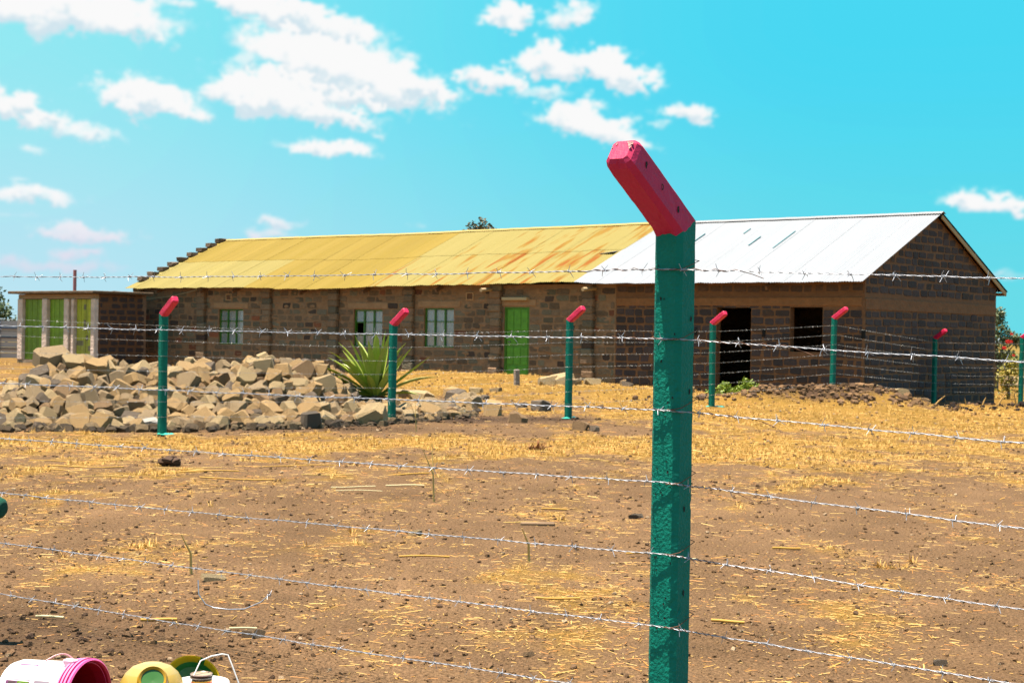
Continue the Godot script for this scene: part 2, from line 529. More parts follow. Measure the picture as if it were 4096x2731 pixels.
func ground_color(x: float, d: float) -> Color:
	if d > 70.0 or absf(x) > 40.0:
		var g := 0.5 + 0.5 * nA.get_noise_2d(x * 0.6, d * 0.6)
		return Color(0.36, 0.22, 0.05).lerp(Color(0.12, 0.12, 0.03), g * 0.7)
	var k := straw_at(x, d)
	var f := 1.0 + nC.get_noise_2d(x * 22.0, d * 14.0) * 0.28 + nA.get_noise_2d(x * 5.0, d * 5.0) * 0.2
	var c := SOIL.lerp(SOIL_DARK, dark_soil_and_shade(x, d) * 0.9)
	c = c.lerp(TRENCH_SHADE, clampf(1.4 * dig(x, d) + 1.2 * gauss(x, d, 14.5, 42.5, 2.5, 1.2) + 0.5 * gauss(x, d, 11.8, 39.4, 2.5, 0.7), 0, 1))  # dug earth blackened further to stand for shade at the gable foot
	c = c.lerp(Color(0.03, 0.02, 0.014), smoothstep(0.05, 0.3, heap(x, d)))  # near-black under the heap, painted shade for the gaps between stones
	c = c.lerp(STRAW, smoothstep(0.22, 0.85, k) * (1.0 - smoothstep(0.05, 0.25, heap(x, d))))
	return Color(c.r * f, c.g * f, c.b * f)

func make_ground() -> void:
	var xs := PackedFloat32Array()
	var ds := PackedFloat32Array()
	var x := 0.0
	var st := 0.045
	var half := PackedFloat32Array()
	while x < 2600.0:
		x += st
		half.append(x)
		if x > 4.0:
			st *= 1.05
	for i in half.size():
		xs.append(-half[half.size() - 1 - i])
	xs.append(0.0)
	xs.append_array(half)
	var d := -60.0
	while d < 3000.0:
		ds.append(d)
		if d < -8.0: d += 8.0
		elif d < 4.9: d += 0.4
		elif d < 13.0: d += 0.036
		elif d < 30.0: d += 0.085
		elif d < 62.0: d += 0.22
		else: d *= 1.09
	var nx := xs.size()
	var nd := ds.size()
	var v := PackedVector3Array()
	var c := PackedColorArray()
	v.resize(nx * nd)
	c.resize(nx * nd)
	for j in nd:
		for i in nx:
			var px := xs[i]
			var pd := ds[j]
			var inside := absf(px) < 2.0 + absf(pd) * 0.42 and pd > 4.0
			var h := ground_h(px, pd)
			if pd < 62.0 and inside:
				h += micro(px, pd)
			elif pd > 85.0:
				h -= 0.4 * smoothstep(85.0, 140.0, pd)
				h += nA.get_noise_2d(px * 0.2, pd * 0.2) * 0.5
			v[j * nx + i] = Vector3(px, h, -pd)
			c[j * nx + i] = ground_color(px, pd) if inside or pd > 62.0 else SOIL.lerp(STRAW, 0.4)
	var n := PackedVector3Array()
	n.resize(nx * nd)
	var idx := PackedInt32Array()
	idx.resize((nx - 1) * (nd - 1) * 6)
	var w := 0
	for j in nd:
		var j0 := maxi(j - 1, 0)
		var j1 := mini(j + 1, nd - 1)
		for i in nx:
			var k := j * nx + i
			var dx := v[j * nx + mini(i + 1, nx - 1)] - v[j * nx + maxi(i - 1, 0)]
			var dz := v[j1 * nx + i] - v[j0 * nx + i]
			n[k] = dx.cross(dz).normalized()
			if i < nx - 1 and j < nd - 1:
				idx[w] = k; idx[w + 1] = k + nx; idx[w + 2] = k + 1
				idx[w + 3] = k + 1; idx[w + 4] = k + nx; idx[w + 5] = k + nx + 1
				w += 6
	var a := []
	a.resize(Mesh.ARRAY_MAX)
	a[Mesh.ARRAY_VERTEX] = v
	a[Mesh.ARRAY_NORMAL] = n
	a[Mesh.ARRAY_COLOR] = c
	a[Mesh.ARRAY_INDEX] = idx
	var m := ArrayMesh.new()
	m.add_surface_from_arrays(Mesh.PRIMITIVE_TRIANGLES, a)
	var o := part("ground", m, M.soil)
	tag(o, "dry brown earth strewn with yellow straw around the fence and the building", "ground", "", "structure")

# ------------------------------------------------------------------ rocks
func rock_mesh(dims: Vector3, bevel: float, cuts: int, tilt: float, col := Color.WHITE, vary := 0.12) -> ArrayMesh:
	var pl := []
	for ax in 3:
		for sg in [-1.0, 1.0]:
			var d := Vector3(); d[ax] = sg
			d += Vector3(rng.randf_range(-tilt, tilt), rng.randf_range(-tilt, tilt), rng.randf_range(-tilt, tilt))
			pl.append(Plane(d.normalized(), dims[ax] * rng.randf_range(0.88, 1.0)))
	for ax in 3:
		var a1 := (ax + 1) % 3
		for s1 in [-1.0, 1.0]:
			for s2 in [-1.0, 1.0]:
				var d := Vector3(); d[ax] = s1 / dims[ax]; d[a1] = s2 / dims[a1]
				var l := d.length()
				d = d / l + Vector3(rng.randf_range(-0.12, 0.12), rng.randf_range(-0.12, 0.12), rng.randf_range(-0.12, 0.12))
				pl.append(Plane(d.normalized(), 2.0 / l * (1.0 - bevel * rng.randf_range(0.6, 1.7))))
	for i in cuts:
		var d := Vector3(rng.randf_range(-1, 1), rng.randf_range(-1, 1), rng.randf_range(-1, 1)).normalized()
		var reach := absf(d.x) * dims.x + absf(d.y) * dims.y + absf(d.z) * dims.z
		pl.append(Plane(d, reach * rng.randf_range(0.58, 0.8)))
	var b := MB.new()
	b.hull(pl, Transform3D(), col, vary, rng)
	return b.mesh()

var rocks := []
var pebbles := []
func make_rocks() -> void:
	rng.seed = 5
	for i in 26:
		var e := rng.randf()
		rocks.append(rock_mesh(Vector3(1.0, lerpf(0.55, 0.9, rng.randf()), lerpf(0.6, 0.95, e)), 0.12, rng.randi_range(2, 5), 0.24))
	for i in 5:
		pebbles.append(rock_mesh(Vector3(1.0, rng.randf_range(0.5, 0.8), rng.randf_range(0.6, 0.9)), 0.16, 4, 0.25, Color.WHITE, 0.1))

var rock_mats := []
func rock_materials() -> void:
	# tan, warm grey, pale, brown, dark grey stone
	var tone := [Color(0.54, 0.345, 0.15), Color(0.44, 0.31, 0.17), Color(0.62, 0.45, 0.235), Color(0.36, 0.22, 0.105), Color(0.21, 0.155, 0.11), Color(0.80, 0.74, 0.68)]
	for i in tone.size():
		var m: StandardMaterial3D = M.rock.duplicate()
		m.albedo_color = tone[i].linear_to_srgb()
		m.resource_name = "stone_%d" % i
		rock_mats.append(m)

const TONE := ["tan", "grey", "pale", "brown", "dark", "chalky"]

func rot(yaw: float, tip := 0.0, roll := 0.0) -> Basis:
	return Basis(Vector3.UP, yaw) * Basis(Vector3.RIGHT, tip) * Basis(Vector3.BACK, roll)

var ordinal := ["first", "second", "third", "fourth", "fifth", "sixth", "seventh", "eighth", "ninth", "tenth", "eleventh", "twelfth", "thirteenth", "fourteenth", "fifteenth", "sixteenth", "seventeenth", "eighteenth", "nineteenth", "twentieth", "twenty-first", "twenty-second", "twenty-third", "twenty-fourth"]

func make_rubble() -> void:
	rng.seed = 77
	var put := []
	# stones the photograph singles out: x, depth, size, lift, yaw, tip, tone, label
	var named := [[-7.35, 25.4, 0.42, 0.18, 0.7, 0.35, 1, "largest rounded boulder, on the heap crest before the green latrine doors"],
		[-6.55, 25.2, 0.30, 0.2, -0.4, 0.3, 0, "tan tilted block on the crest right of the largest boulder"],
		[-5.35, 23.5, 0.21, 0.06, 0.5, 0.2, 5, "chalk white stone at the foot of the heap left of the leftmost green post"],
		[-2.15, 24.75, 0.33, 0.12, -0.35, 0.45, 2, "long pale grey block leaning on the green post beside the spiky plant"],
		[-3.0, 23.9, 0.22, 0.12, 0.3, 0.1, 4, "squared dark block standing alone at the heap foot below the spiky plant"],
		[-3.05, 26.1, 0.27, 0.2, 0.2, 0.1, 2, "upright pale block on the heap just left of the spiky plant"],
		[-4.05, 25.9, 0.27, 0.22, 0.1, 0.05, 2, "flat topped pale block, highest on the right hand crest of the heap"],
		[-5.1, 25.8, 0.30, 0.16, 0.7, 0.3, 0, "large tan block tilted on its corner on the crest right of the leftmost post"]]
	for q in named:
		put.append({"p": Vector3(q[0], ground_h(q[0], q[1]) + q[3], -q[1]), "r": q[2] * 0.66, "b": rot(q[4], q[5], 0.1), "t": q[6], "l": q[7], "m": rng.randi() % rocks.size()})
	var tries := 0
	var made := 0
	while tries < 30000 and made < 900:
		tries += 1
		var f := float(tries) / 30000.0
		var x := rng.randf_range(-10.2, -0.7)
		var d := curve(heap_foot, x) + rng.randf_range(-0.35, 3.6)
		var hh := heap(x, d)
		var edge: bool = hh < 0.06
		if edge and rng.randf() < 0.75:
			continue
		if x > -1.9 and rng.randf() < 0.6:
			continue
		var r := lerpf(0.2, 0.05, pow(f, 0.3)) * rng.randf_range(0.75, 1.2)
		if x > -2.2:
			r = minf(r, 0.2)
		if Vector2(x + 4.9, d - 22.3).length() < r + 0.15 or Vector2(x + 1.9, d - 25.2).length() < r + 0.16 or Vector2(x + 2.33, d - 27.2).length() < 0.45:
			continue
		var p := Vector3(x, ground_h(x, d) + r * rng.randf_range(0.2, 0.55 if hh < 0.85 else 1.0), -d)
		var ok := true
		for o in put:
			if p.distance_squared_to(o.p) < pow((r + o.r) * 0.62, 2):
				ok = false
				break
		if not ok:
			continue
		made += 1
		var tone: int = [0, 0, 0, 1, 1, 1, 2, 2, 3, 4][rng.randi() % 10]
		put.append({"p": p, "r": r, "b": rot(rng.randf() * TAU, rng.randf_range(-0.75, 0.75), rng.randf_range(-0.75, 0.75)), "t": tone, "l": "", "m": rng.randi() % rocks.size()})
	# labels: where on the heap, what size and tone, and which of those alike from the left
	var bins := {}
	for o in put:
		if o.l != "":
			continue
		var x: float = o.p.x
		var hf: float = heap(x, -o.p.z) / maxf(curve(heap_crest, x), 0.05)
		var up := "at heap foot" if hf < 0.3 else "low on heap" if hf < 0.62 else "high on heap" if hf < 0.9 else "on heap crest"
		var along := "at its left end" if x < -7.4 else "left of first post" if x < -5.6 else "behind first post" if x < -4.5 else "between first two posts" if x < -3.4 else "below spiky plant" if x < -2.2 else "right of spiky plant"
		var size := "large" if o.r > 0.165 else "medium" if o.r > 0.125 else "small"
		var key := "%s %s stone %s %s" % [size, TONE[o.t], up, along]
		if not bins.has(key):
			bins[key] = []
		bins[key].append(o)
	for key in bins:
		var list: Array = bins[key]
		list.sort_custom(func(a, b): return a.p.x < b.p.x)
		for i in list.size():
			list[i].l = key if list.size() == 1 else key.replace(" stone ", " stone, %s from left of its like, " % ordinal[mini(i, 23)])
	put.sort_custom(func(a, b): return a.r > b.r)
	var small := MB.new()
	var k := 0
	for o in put:
		k += 1
		if k > 300:
			break
		var s := part("rubble_stone", rocks[o.m], rock_mats[o.t], self, Transform3D((o.b as Basis).scaled_local(Vector3.ONE * o.r), o.p))
		tag(s, o.l, "stone", "quarry stones of the rubble heap")
	var where := []
	var cols := []
	for o in put.slice(300):
		where.append(Transform3D((o.b as Basis).scaled_local(Vector3.ONE * o.r), o.p))
		cols.append((rock_mats[o.t] as StandardMaterial3D).albedo_color.srgb_to_linear())
	for i in 3500:   # chips and gravel between the big stones
		var x := rng.randf_range(-10.0, -0.6)
		var d := curve(heap_foot, x) + rng.randf_range(-0.8, 3.4)
		var r := 0.02 + 0.075 * pow(rng.randf(), 2.5)
		where.append(Transform3D(rot(rng.randf() * TAU, rng.randf() * 3.0).scaled_local(Vector3.ONE * r), Vector3(x, ground_h(x, d) + r * 0.4, -d)))
		var tt: Color = [Color(0.32, 0.22, 0.11), Color(0.10, 0.066, 0.037), Color(0.16, 0.105, 0.055)][rng.randi() % 3]  # mostly dark tones, to deepen the painted shade between the big stones
		cols.append(tt)
	var g := many("rubble_chips", rocks[3].duplicate(), M.rock, where, cols)
	tag(g, "small chips and gravel filling gaps of the rubble heap", "rubble")

func loose_rocks() -> void:
	rng.seed = 31
	# x, depth, radius, flatness, tone, label
	var list := [[-0.31, 28.0, 0.30, 0.8, 0, "pale tan wedge shaped rock on straw right of the rubble heap"],
		[0.55, 29.9, 0.2, 0.8, 4, "dark rounded rock just left of the post beside the green door"],
		[0.12, 26.0, 0.17, 0.8, 3, "small brown rock below the wedge shaped rock"],
		[1.05, 24.3, 0.14, 0.8, 3, "broken brown brick piece on the straw below the middle post"],
		[1.28, 24.2, 0.11, 0.6, 4, "dark half brick touching the broken brown piece"],
		[-1.1, 32.5, 0.28, 0.9, 0, "tall pale block at the right end of the rubble heap"],
		[-1.1, 32.0, 0.22, 0.9, 4, "dark block under the tall pale block"],
		[0.9, 38.5, 0.26, 0.7, 2, "pale stone right of the short concrete stub near the wall"],
		[1.25, 38.6, 0.34, 0.6, 2, "widest of the pale stones lying between stub and middle post"],
		[1.5, 38.1, 0.2, 0.6, 1, "grey flat stone in front of the widest pale stone"],
		[1.95, 38.2, 0.22, 0.6, 2, "pale stone just right of the middle post near the wall"],
		[2.7, 37.0, 0.14, 0.7, 4, "dark half block on straw right of the middle post"],
		[2.62, 37.1, 0.12, 1.2, 3, "upright brown stone on the dark half block"],
		[3.75, 37.2, 0.28, 0.6, 3, "brown boulder left of the big post near the wall"],
		[4.1, 37.0, 0.2, 0.5, 2, "flat pale stone beside the brown boulder"],
		[-1.9, 33.0, 0.30, 0.6, 2, "pale broken slab behind the second post"],
		[-2.25, 33.4, 0.3, 0.6, 1, "grey slab behind the second post, left of the pale slab"],
		[-0.8, 36.0, 0.17, 0.6, 2, "pale flat stone on the straw mound left of the stub"],
		[-0.35, 36.0, 0.14, 0.6, 1, "grey flat stone on the straw mound nearest the stub"],
		[-0.55, 33.2, 0.12, 0.7, 4, "small dark stone below the straw mound"],
		[0.22, 30.9, 0.10, 0.7, 4, "small dark stone halfway between the wedge rock and the stub"],
		[1.75, 31.0, 0.10, 0.6, 3, "small brown stone right of the middle post"],
		[-3.2, 15.6, 0.025, 0.6, 1, ""], [0.17, 11.2, 0.03, 0.6, 1, ""],
		[-0.62, 10.5, 0.045, 0.5, 2, "pale pebble on bare soil at the centre left of the yard"],
		[0.95, 11.9, 0.05, 0.5, 4, "dark pebble on bare soil left of the big post"],
		[-1.55, 8.35, 0.07, 0.4, 2, "pale flat stone on straw in the lower left yard"],
		[-1.08, 6.75, 0.055, 0.5, 3, "brown flat stone on the soil above the lowest wire at left"],
		[0.09, 6.5, 0.022, 0.7, 3, "small brown clod low in the centre of the yard"],
		[1.75, 6.4, 0.03, 0.7, 4, "dark clod at the lower right beside the lowest wire"],
		[0.98, 11.8, 0.04, 0.4, 4, ""], [8.1, 35.4, 0.22, 0.5, 2, "pale rock on the dug earth bank left of the gable shadow"], [8.6, 35.3, 0.28, 0.45, 2, "long pale rock at the bank's end by the gable shadow"], [9.2, 35.6, 0.2, 0.6, 3, "brown rock at the edge of the gable shadow"]]
	for q in list:
		if q[5] == "":
			continue
		var b := rot(rng.randf() * TAU, rng.randf_range(-0.2, 0.2), rng.randf_range(-0.2, 0.2)).scaled_local(Vector3(q[2], q[2] * q[3], q[2] * 0.85))
		var o := part("loose_rock", rocks[rng.randi() % rocks.size()], rock_mats[q[4]], self, Transform3D(b, Vector3(q[0], ground_h(q[0], q[1]) + q[2] * q[3] * 0.4, -q[1])))
		tag(o, q[5], "rock", "rocks lying about the yard")

# ------------------------------------------------------------------ posts and wires
func post_profile(k: int) -> Array:
	var a := 0.054
	var ch := 0.017
	var corner := [Vector2(-a, a - ch), Vector2(-a + ch, a), Vector2(a - ch, a), Vector2(a, a - ch), Vector2(a, -a + ch), Vector2(a - ch, -a), Vector2(-a + ch, -a), Vector2(-a, -a + ch)]
	var out := []
	for i in 8:
		var p: Vector2 = corner[i]
		var q: Vector2 = corner[(i + 1) % 8]
		var m := k if i % 2 == 1 else maxi(1, k / 3)
		for j in m:
			out.append(p.lerp(q, float(j) / m))
	return out

func sweep_post(hb: float, fine: bool, seed_: int) -> Array:
	# returns [shaft mesh, arm mesh]; x along the fence, the arm leans to +z
	var prof := post_profile(7 if fine else 2)
	var dir := Vector3(0, 0.205, 0.31).normalized()
	var arm_len := 0.385
	var rings := []
	var step := 0.018 if fine else 0.12
	var y := -0.3
	while y < hb - 0.03:
		rings.append([Vector3(0, y, 0), Vector3(0, 0, 1), 1.0, 0])
		y += step
	var t := (Vector3.UP + dir).normalized()
	var half := t.dot(Vector3.UP)
	var bis := Vector3.RIGHT.cross(t) / half
	rings.append([Vector3(0, hb - 0.012, 0), Vector3(0, 0, 1).lerp(bis, 0.75), 1.0, 0])
	rings.append([Vector3(0, hb, 0), bis, 1.0, 1])
	var s := 0.05
	var perp := Vector3.RIGHT.cross(dir)
	while s < arm_len - 0.03:
		rings.append([Vector3(0, hb, 0) + dir * s, perp, 1.0, 1])
		s += step
	rings.append([Vector3(0, hb, 0) + dir * (arm_len - 0.02), perp, 0.97, 1])
	rings.append([Vector3(0, hb, 0) + dir * arm_len, perp, 0.86, 1])
	rings.append([Vector3(0, hb, 0) + dir * (arm_len + 0.012), perp, 0.66, 1])
	var shaft := MB.new()
	var arm := MB.new()
	var prev := []
	var was := 0
	for r in rings:
		var ring := []
		for p in prof:
			var o: Vector3 = r[0] + Vector3.RIGHT * (p.x * r[2]) + r[1] * (p.y * r[2])
			if fine:
				var q := o * 30.0 + Vector3(seed_, 0, 0)
				var front := 1.0 if p.y > 0.04 else 0.45
				var g := nA.get_noise_3d(q.x * 10, q.y * 10, q.z * 10) * 0.0012 + nB.get_noise_3d(q.x * 40, q.y * 40, q.z * 40) * 0.0009 * front
				g -= 0.004 * maxf(0.0, nC.get_noise_3d(q.x * 9, q.y * 9, q.z * 9) - 0.42) * 6.0 * (1.0 if absf(p.x) > 0.04 or absf(p.y) > 0.04 else 0.0)
				o += (Vector3.RIGHT * p.x + r[1] * p.y).normalized() * g
			else:
				o += Vector3(1, 0, 1) * nA.get_noise_3d(o.x * 90 + seed_ * 7.0, o.y * 60, o.z * 90) * 0.005
			if r[3] != was and fine:
				o += Vector3(0, nB.get_noise_3d(o.x * 500.0, o.z * 500.0, 3.0) * 0.016 - 0.004, 0)
			ring.append(o)
		if prev.size() > 0:
			var b: MB = shaft if was == 0 else arm
			for i in ring.size():
				var j := (i + 1) % ring.size()
				b.quad(prev[i], ring[i], ring[j], prev[j])
		prev = ring
		was = r[3]
	var mid := Vector3()
	for p in prev:
		mid += p
	mid /= prev.size()
	for i in prev.size():
		arm.tri(prev[i], mid, prev[(i + 1) % prev.size()])
	return [shaft.mesh(), arm.mesh()]

func hole(parent: Node3D, at: Vector3, facing: Vector3, size: float, tall := 1.6, called := "hole", m: Material = null) -> void:
	var b := MB.new()
	var up := Vector3.UP if absf(facing.y) < 0.9 else Vector3.RIGHT
	var x := up.cross(facing).normalized()
	var y := facing.cross(x)
	var pts := []
	for k in 9:
		var a := TAU * k / 9.0
		var r := size * rng.randf_range(0.7, 1.25)
		pts.append(at + x * cos(a) * r * 0.75 + y * sin(a) * r * tall)
	for k in 9:
		b.tri(at - facing * 0.002, pts[k], pts[(k + 1) % 9])
	part(called, b.mesh(), m if m else M.hole_shade, parent)  # flat patch; by default its near-black colour stands for a hole's shade

func splash(parent: Node3D, seed_: int) -> void:
	var r := RandomNumberGenerator.new()
	r.seed = seed_
	var b := MB.new()
	for s in 5:
		var cx := r.randf_range(-0.16, 0.16)
		var cz := r.randf_range(-0.02, 0.16)
		var rad := r.randf_range(0.04, 0.09)
		var o := Vector3(cx, 0.03, cz)
		for k in 8:
			var a0 := TAU * k / 8.0
			var a1 := TAU * (k + 1) / 8.0
			b.tri(o + Vector3.UP * 0.015, o + Vector3(cos(a1), -0.1, sin(a1)) * rad, o + Vector3(cos(a0), -0.1, sin(a0)) * rad, Color(0.05, 0.42, 0.34))
	part("paint_splash", b.mesh(), M.gloss, parent)

const NEAR_M := Vector3(0.535, 0, -5.25)
const NEAR_D := Vector3(0.8351, 0, 0.5501)      # along the near fence, left to right
const NEAR_OUT := Vector3(-0.5501, 0, 0.8351)   # towards the camera
var main_wires := [[1.531, 1.521, 1.49], [1.309, 1.293, 1.25], [1.05, 1.06, 1.016], [0.805, 0.822, 0.77], [0.567, 0.588, 0.538], [0.347, 0.35, 0.325], [0.129, 0.122, 0.106]]

func make_posts() -> Array:
	rng.seed = 8
	var big := sweep_post(1.665, true, 3)
	var out_turn := atan2(-0.62, 0.785)
	var spots := [[NEAR_M, "large green concrete fence post with pink bent top, nearest the camera"], [NEAR_M - NEAR_D * 4.35, "green concrete post left of the picture, holding the near wires"], [NEAR_M + NEAR_D * 4.2, "green concrete post right of the picture, holding the near wires"]]
	for q in spots:
		var at: Vector3 = q[0]
		at.y = ground_h(at.x, -at.z) - 0.02
		var t := thing("fence_post", q[1], "fence post", Vector3(at.x, 0, at.z), out_turn, "posts of the near fence")
		part("shaft", big[0], M.teal_paint, t)
		part("arm", big[1], M.pink_paint, t)
		if q[0] == NEAR_M:
			var dir := Vector3(0, 0.205, 0.31).normalized()
			for s in [0.09, 0.205, 0.32]:
				hole(t, Vector3(0.0552, 1.665, 0) + dir * s + Vector3(0, 0, -0.004), Vector3.RIGHT, 0.008, 1.5)
			for y in [1.36, 0.735, 0.46, 1.12]:
				hole(t, Vector3(0.0556, y, rng.randf_range(-0.02, 0.012)), Vector3.RIGHT, 0.007)
			mat("bare_concrete", Color(0.34, 0.2, 0.2), 0.95)
			for q2 in [[0.03, 0.03, 0.009], [0.036, 0.018, 0.006], [-0.02, 0.034, 0.005], [0.022, 0.038, 0.005], [0.038, 0.034, 0.006], [-0.032, 0.02, 0.004]]:
				hole(t, Vector3(0, 1.665, 0) + dir * 0.3995 + Vector3.RIGHT * q2[0] - Vector3.RIGHT.cross(dir) * (q2[1] - 0.01), dir, q2[2], 1.1, "paint_chip", M.bare_concrete)
			for k in 34:
				hole(t, Vector3(rng.randf_range(-0.03, 0.04), rng.randf_range(0.3, 1.6), 0.0558), Vector3.BACK, rng.randf_range(0.0014, 0.0045), 1.2)
	# far fence: x, depth, ground level, bend height above it, lean to the right
	var far := [[-4.9, 22.3, -0.2, 1.70, 0.0, "leftmost green fence post with pink top, in front of the rubble heap"], [-1.893, 25.2, -0.12, 1.55, 0.006, "green fence post with pink top standing beside the spiky plant"],
		[0.99, 27.44, -0.15, 1.70, 0.006, "green fence post with pink top right of the green door"], [4.06, 32.13, -0.12, 1.70, 0.003, "green fence post with pink top before the dark doorway"],
		[7.13, 35.24, 0.07, 1.70, 0.02, "green fence post with pink top on the dug bank by the building corner"], [11.08, 41.6, -0.33, 1.75, 0.01, "shaded green fence post with dull pink top before the gable wall"],
		[13.27, 41.34, -0.28, 1.70, 0.03, "green fence post with pink top at the right edge, beyond the gable"]]
	var forms := []
	for k in 3:
		forms.append(sweep_post(1.70, false, 20 + k))
	var low := sweep_post(1.55, false, 25)
	var tops := []
	for i in far.size():
		var q: Array = far[i]
		var f: Array = low if i == 1 else forms[i % 3]
		var t := thing("fence_post", q[5], "fence post", Vector3(q[0], q[2], -q[1]), deg_to_rad(40.9), "posts of the far fence")
		t.rotation.z = -q[4]
		part("shaft", f[0], M.teal_far, t)
		part("arm", f[1], M.pink_far, t)
		if i in [0, 2, 3, 4]:
			splash(t, 40 + i)
		tops.append(Vector3(q[0], q[2] + q[3], -q[1]))
	return tops

func barb_mesh(k: int) -> ArrayMesh:
	var r := RandomNumberGenerator.new()
	r.seed = 300 + k
	var b := MB.new()
	var coil := []
	for i in 17:
		var a := TAU * 2.0 * i / 16.0
		coil.append(Vector3(-0.006 + 0.012 * i / 16.0, cos(a) * 0.0036, sin(a) * 0.0036))
	b.tube(coil, 0.0013, 5)
	for i in 4:
		var a := TAU * i / 4.0 + r.randf_range(-0.5, 0.5) + k
		var x := -0.006 + 0.004 * i
		var o := Vector3(x, cos(a) * 0.003, sin(a) * 0.003)
		var e := o + Vector3(r.randf_range(-0.012, 0.012), cos(a + 0.35), sin(a + 0.35)) * Vector3(1, 0.019, 0.019)
		b.tube([o, e], [0.0013, 0.0008], 5)
	return b.mesh()

func near_wires() -> void:
	rng.seed = 14
	var barbs := []
	for k in 6:
		barbs.append(barb_mesh(k))
	var label := ["topmost near barbed wire, crossing before the yellow and white roof", "second near barbed wire from the top, crossing before windows and green door", "third near barbed wire, crossing before the middle of the rubble heap",
		"fourth near barbed wire, crossing the straw below the rubble heap", "fifth near barbed wire, crossing the bare soil in the middle of the yard", "sixth near barbed wire, crossing the lower yard above the loose wire end", "lowest near barbed wire, passing just above the paint buckets"]
	for w in 7:
		var q: Array = main_wires[w]
		var p := NEAR_M + NEAR_OUT * 0.063
		var pts := [p - NEAR_D * 4.3 + Vector3.UP * q[0], p + Vector3.UP * q[1], p + NEAR_D * 4.2 + Vector3.UP * (q[1] + (q[2] - q[1]) * 3.3)]
		var t := thing("barbed_wire", label[w], "barbed wire", pts[1], 0.0, "strands of the near barbed wire fence")
		var sag := [0.004 + 0.012 * rng.randf(), 0.012]
		var at := func(s: float) -> Vector3:
			# s: metres along the fence from the main post
			var k := 0 if s < 0 else 1
			var a: Vector3 = pts[k]
			var b: Vector3 = pts[k + 1]
			var f := (s + 4.3) / 4.3 if k == 0 else s / 4.2
			return a.lerp(b, f) - pts[1] + Vector3.DOWN * sag[k] * 4.0 * f * (1.0 - f) + Vector3(nA.get_noise_2d(s * 60.0, w * 40.0), nA.get_noise_2d(s * 60.0, w * 40.0 + 500.0), 0) * 0.0035
		var b := MB.new()
		for strand in 2:
			var line := []
			var s := -4.3
			var ph := PI * strand
			while s < 4.2:
				var loose := 1.0 + 0.9 * maxf(0.0, nB.get_noise_2d(s * 70.0, w * 9.0 + strand * 3.0))
				if s > -2.9 and s < 2.0:
					ph += 0.62
					line.append(at.call(s) + Vector3(0, cos(ph), sin(ph)) * 0.0014 * loose)
					s += 0.0065
				else:
					line.append(at.call(s) + Vector3(0, cos(ph), sin(ph)) * 0.0014)
					ph += 1.2
					s += 0.03
			b.tube(line, 0.0012, 4)
		part("strand", b.mesh(), M.wire, t)
		var s := -4.15 + rng.randf() * 0.1
		while s < 2.4:
			var a: Vector3 = at.call(s)
			var bb := Basis(NEAR_D, Vector3.UP, NEAR_D.cross(Vector3.UP)) * Basis(Vector3.RIGHT, rng.randf() * TAU)
			part("barb", barbs[rng.randi() % 6], M.wire, t, Transform3D(bb, a))
			s += 0.143 + rng.randf_range(-0.012, 0.012)
		# the rusty binding wire that ties it to the post
		var tb := MB.new()
		var y := rng.randf_range(-0.004, 0.004)
		var f := NEAR_OUT * 0.001
		var d2 := Vector3(0.785, 0, 0.62)
		var o2 := Vector3(-0.62, 0, 0.785)
		var ctr := -NEAR_OUT * 0.063
		tb.tube([ctr + d2 * 0.02 + o2 * 0.066 + Vector3.UP * y, ctr + d2 * 0.046 + o2 * 0.065 + Vector3.UP * y, ctr + d2 * 0.064 + o2 * 0.044 + Vector3.UP * (y + 0.006), ctr + d2 * 0.066 - o2 * 0.045 + Vector3.UP * (y + 0.034), ctr + d2 * 0.02 - o2 * 0.068 + Vector3.UP * (y + 0.04), ctr - d2 * 0.066 - o2 * 0.04 + Vector3.UP * (y + 0.03), ctr - d2 * 0.067 + o2 * 0.044 + Vector3.UP * y], 0.0014, 5)
		var wrap := []
		var long: float = [0.25, 0.42, 0.3, 0.22, 0.24, 0.2, 0.2][w]
		var back: float = [-0.34, -0.2, -0.24, 0.02, 0.02, 0.02, 0.02][w]
		for i in 60:
			var ss := lerpf(back, long, i / 59.0)
			var a := i * 0.85
			var rr := 0.0035 + 0.004 * maxf(0.0, nB.get_noise_2d(ss * 400.0, w * 50.0))
			wrap.append(at.call(ss) + Vector3(0, cos(a), sin(a)) * rr)
		var e: Vector3 = at.call(long)
		wrap.append(e + NEAR_D * 0.06 + Vector3.DOWN * 0.012)
		wrap.append(e + NEAR_D * 0.10 + Vector3.DOWN * 0.026)
		tb.tube(wrap, 0.0012, 4)
		part("tie_wire", tb.mesh(), M.rust_wire, t)
		if w == 6:
			var lb := MB.new()
			var o := Vector3(-1.206, 0.161, -6.5) - t.position
			lb.tube([Vector3(-1.275, 0.27, -6.52) - t.position, Vector3(-1.268, 0.215, -6.5) - t.position, Vector3(-1.24, 0.175, -6.5) - t.position, o, Vector3(-1.14, 0.158, -6.48) - t.position, Vector3(-1.07, 0.166, -6.45) - t.position, Vector3(-1.0, 0.2, -6.42) - t.position, Vector3(-0.958, 0.238, -6.4) - t.position], 0.0026, 5)
			part("loose_end", lb.mesh(), M.wire, t)
			part("barb", barbs[2], M.wire, t, Transform3D(Basis.from_scale(Vector3.ONE * 1.2), Vector3(-0.963, 0.232, -6.4) - t.position))

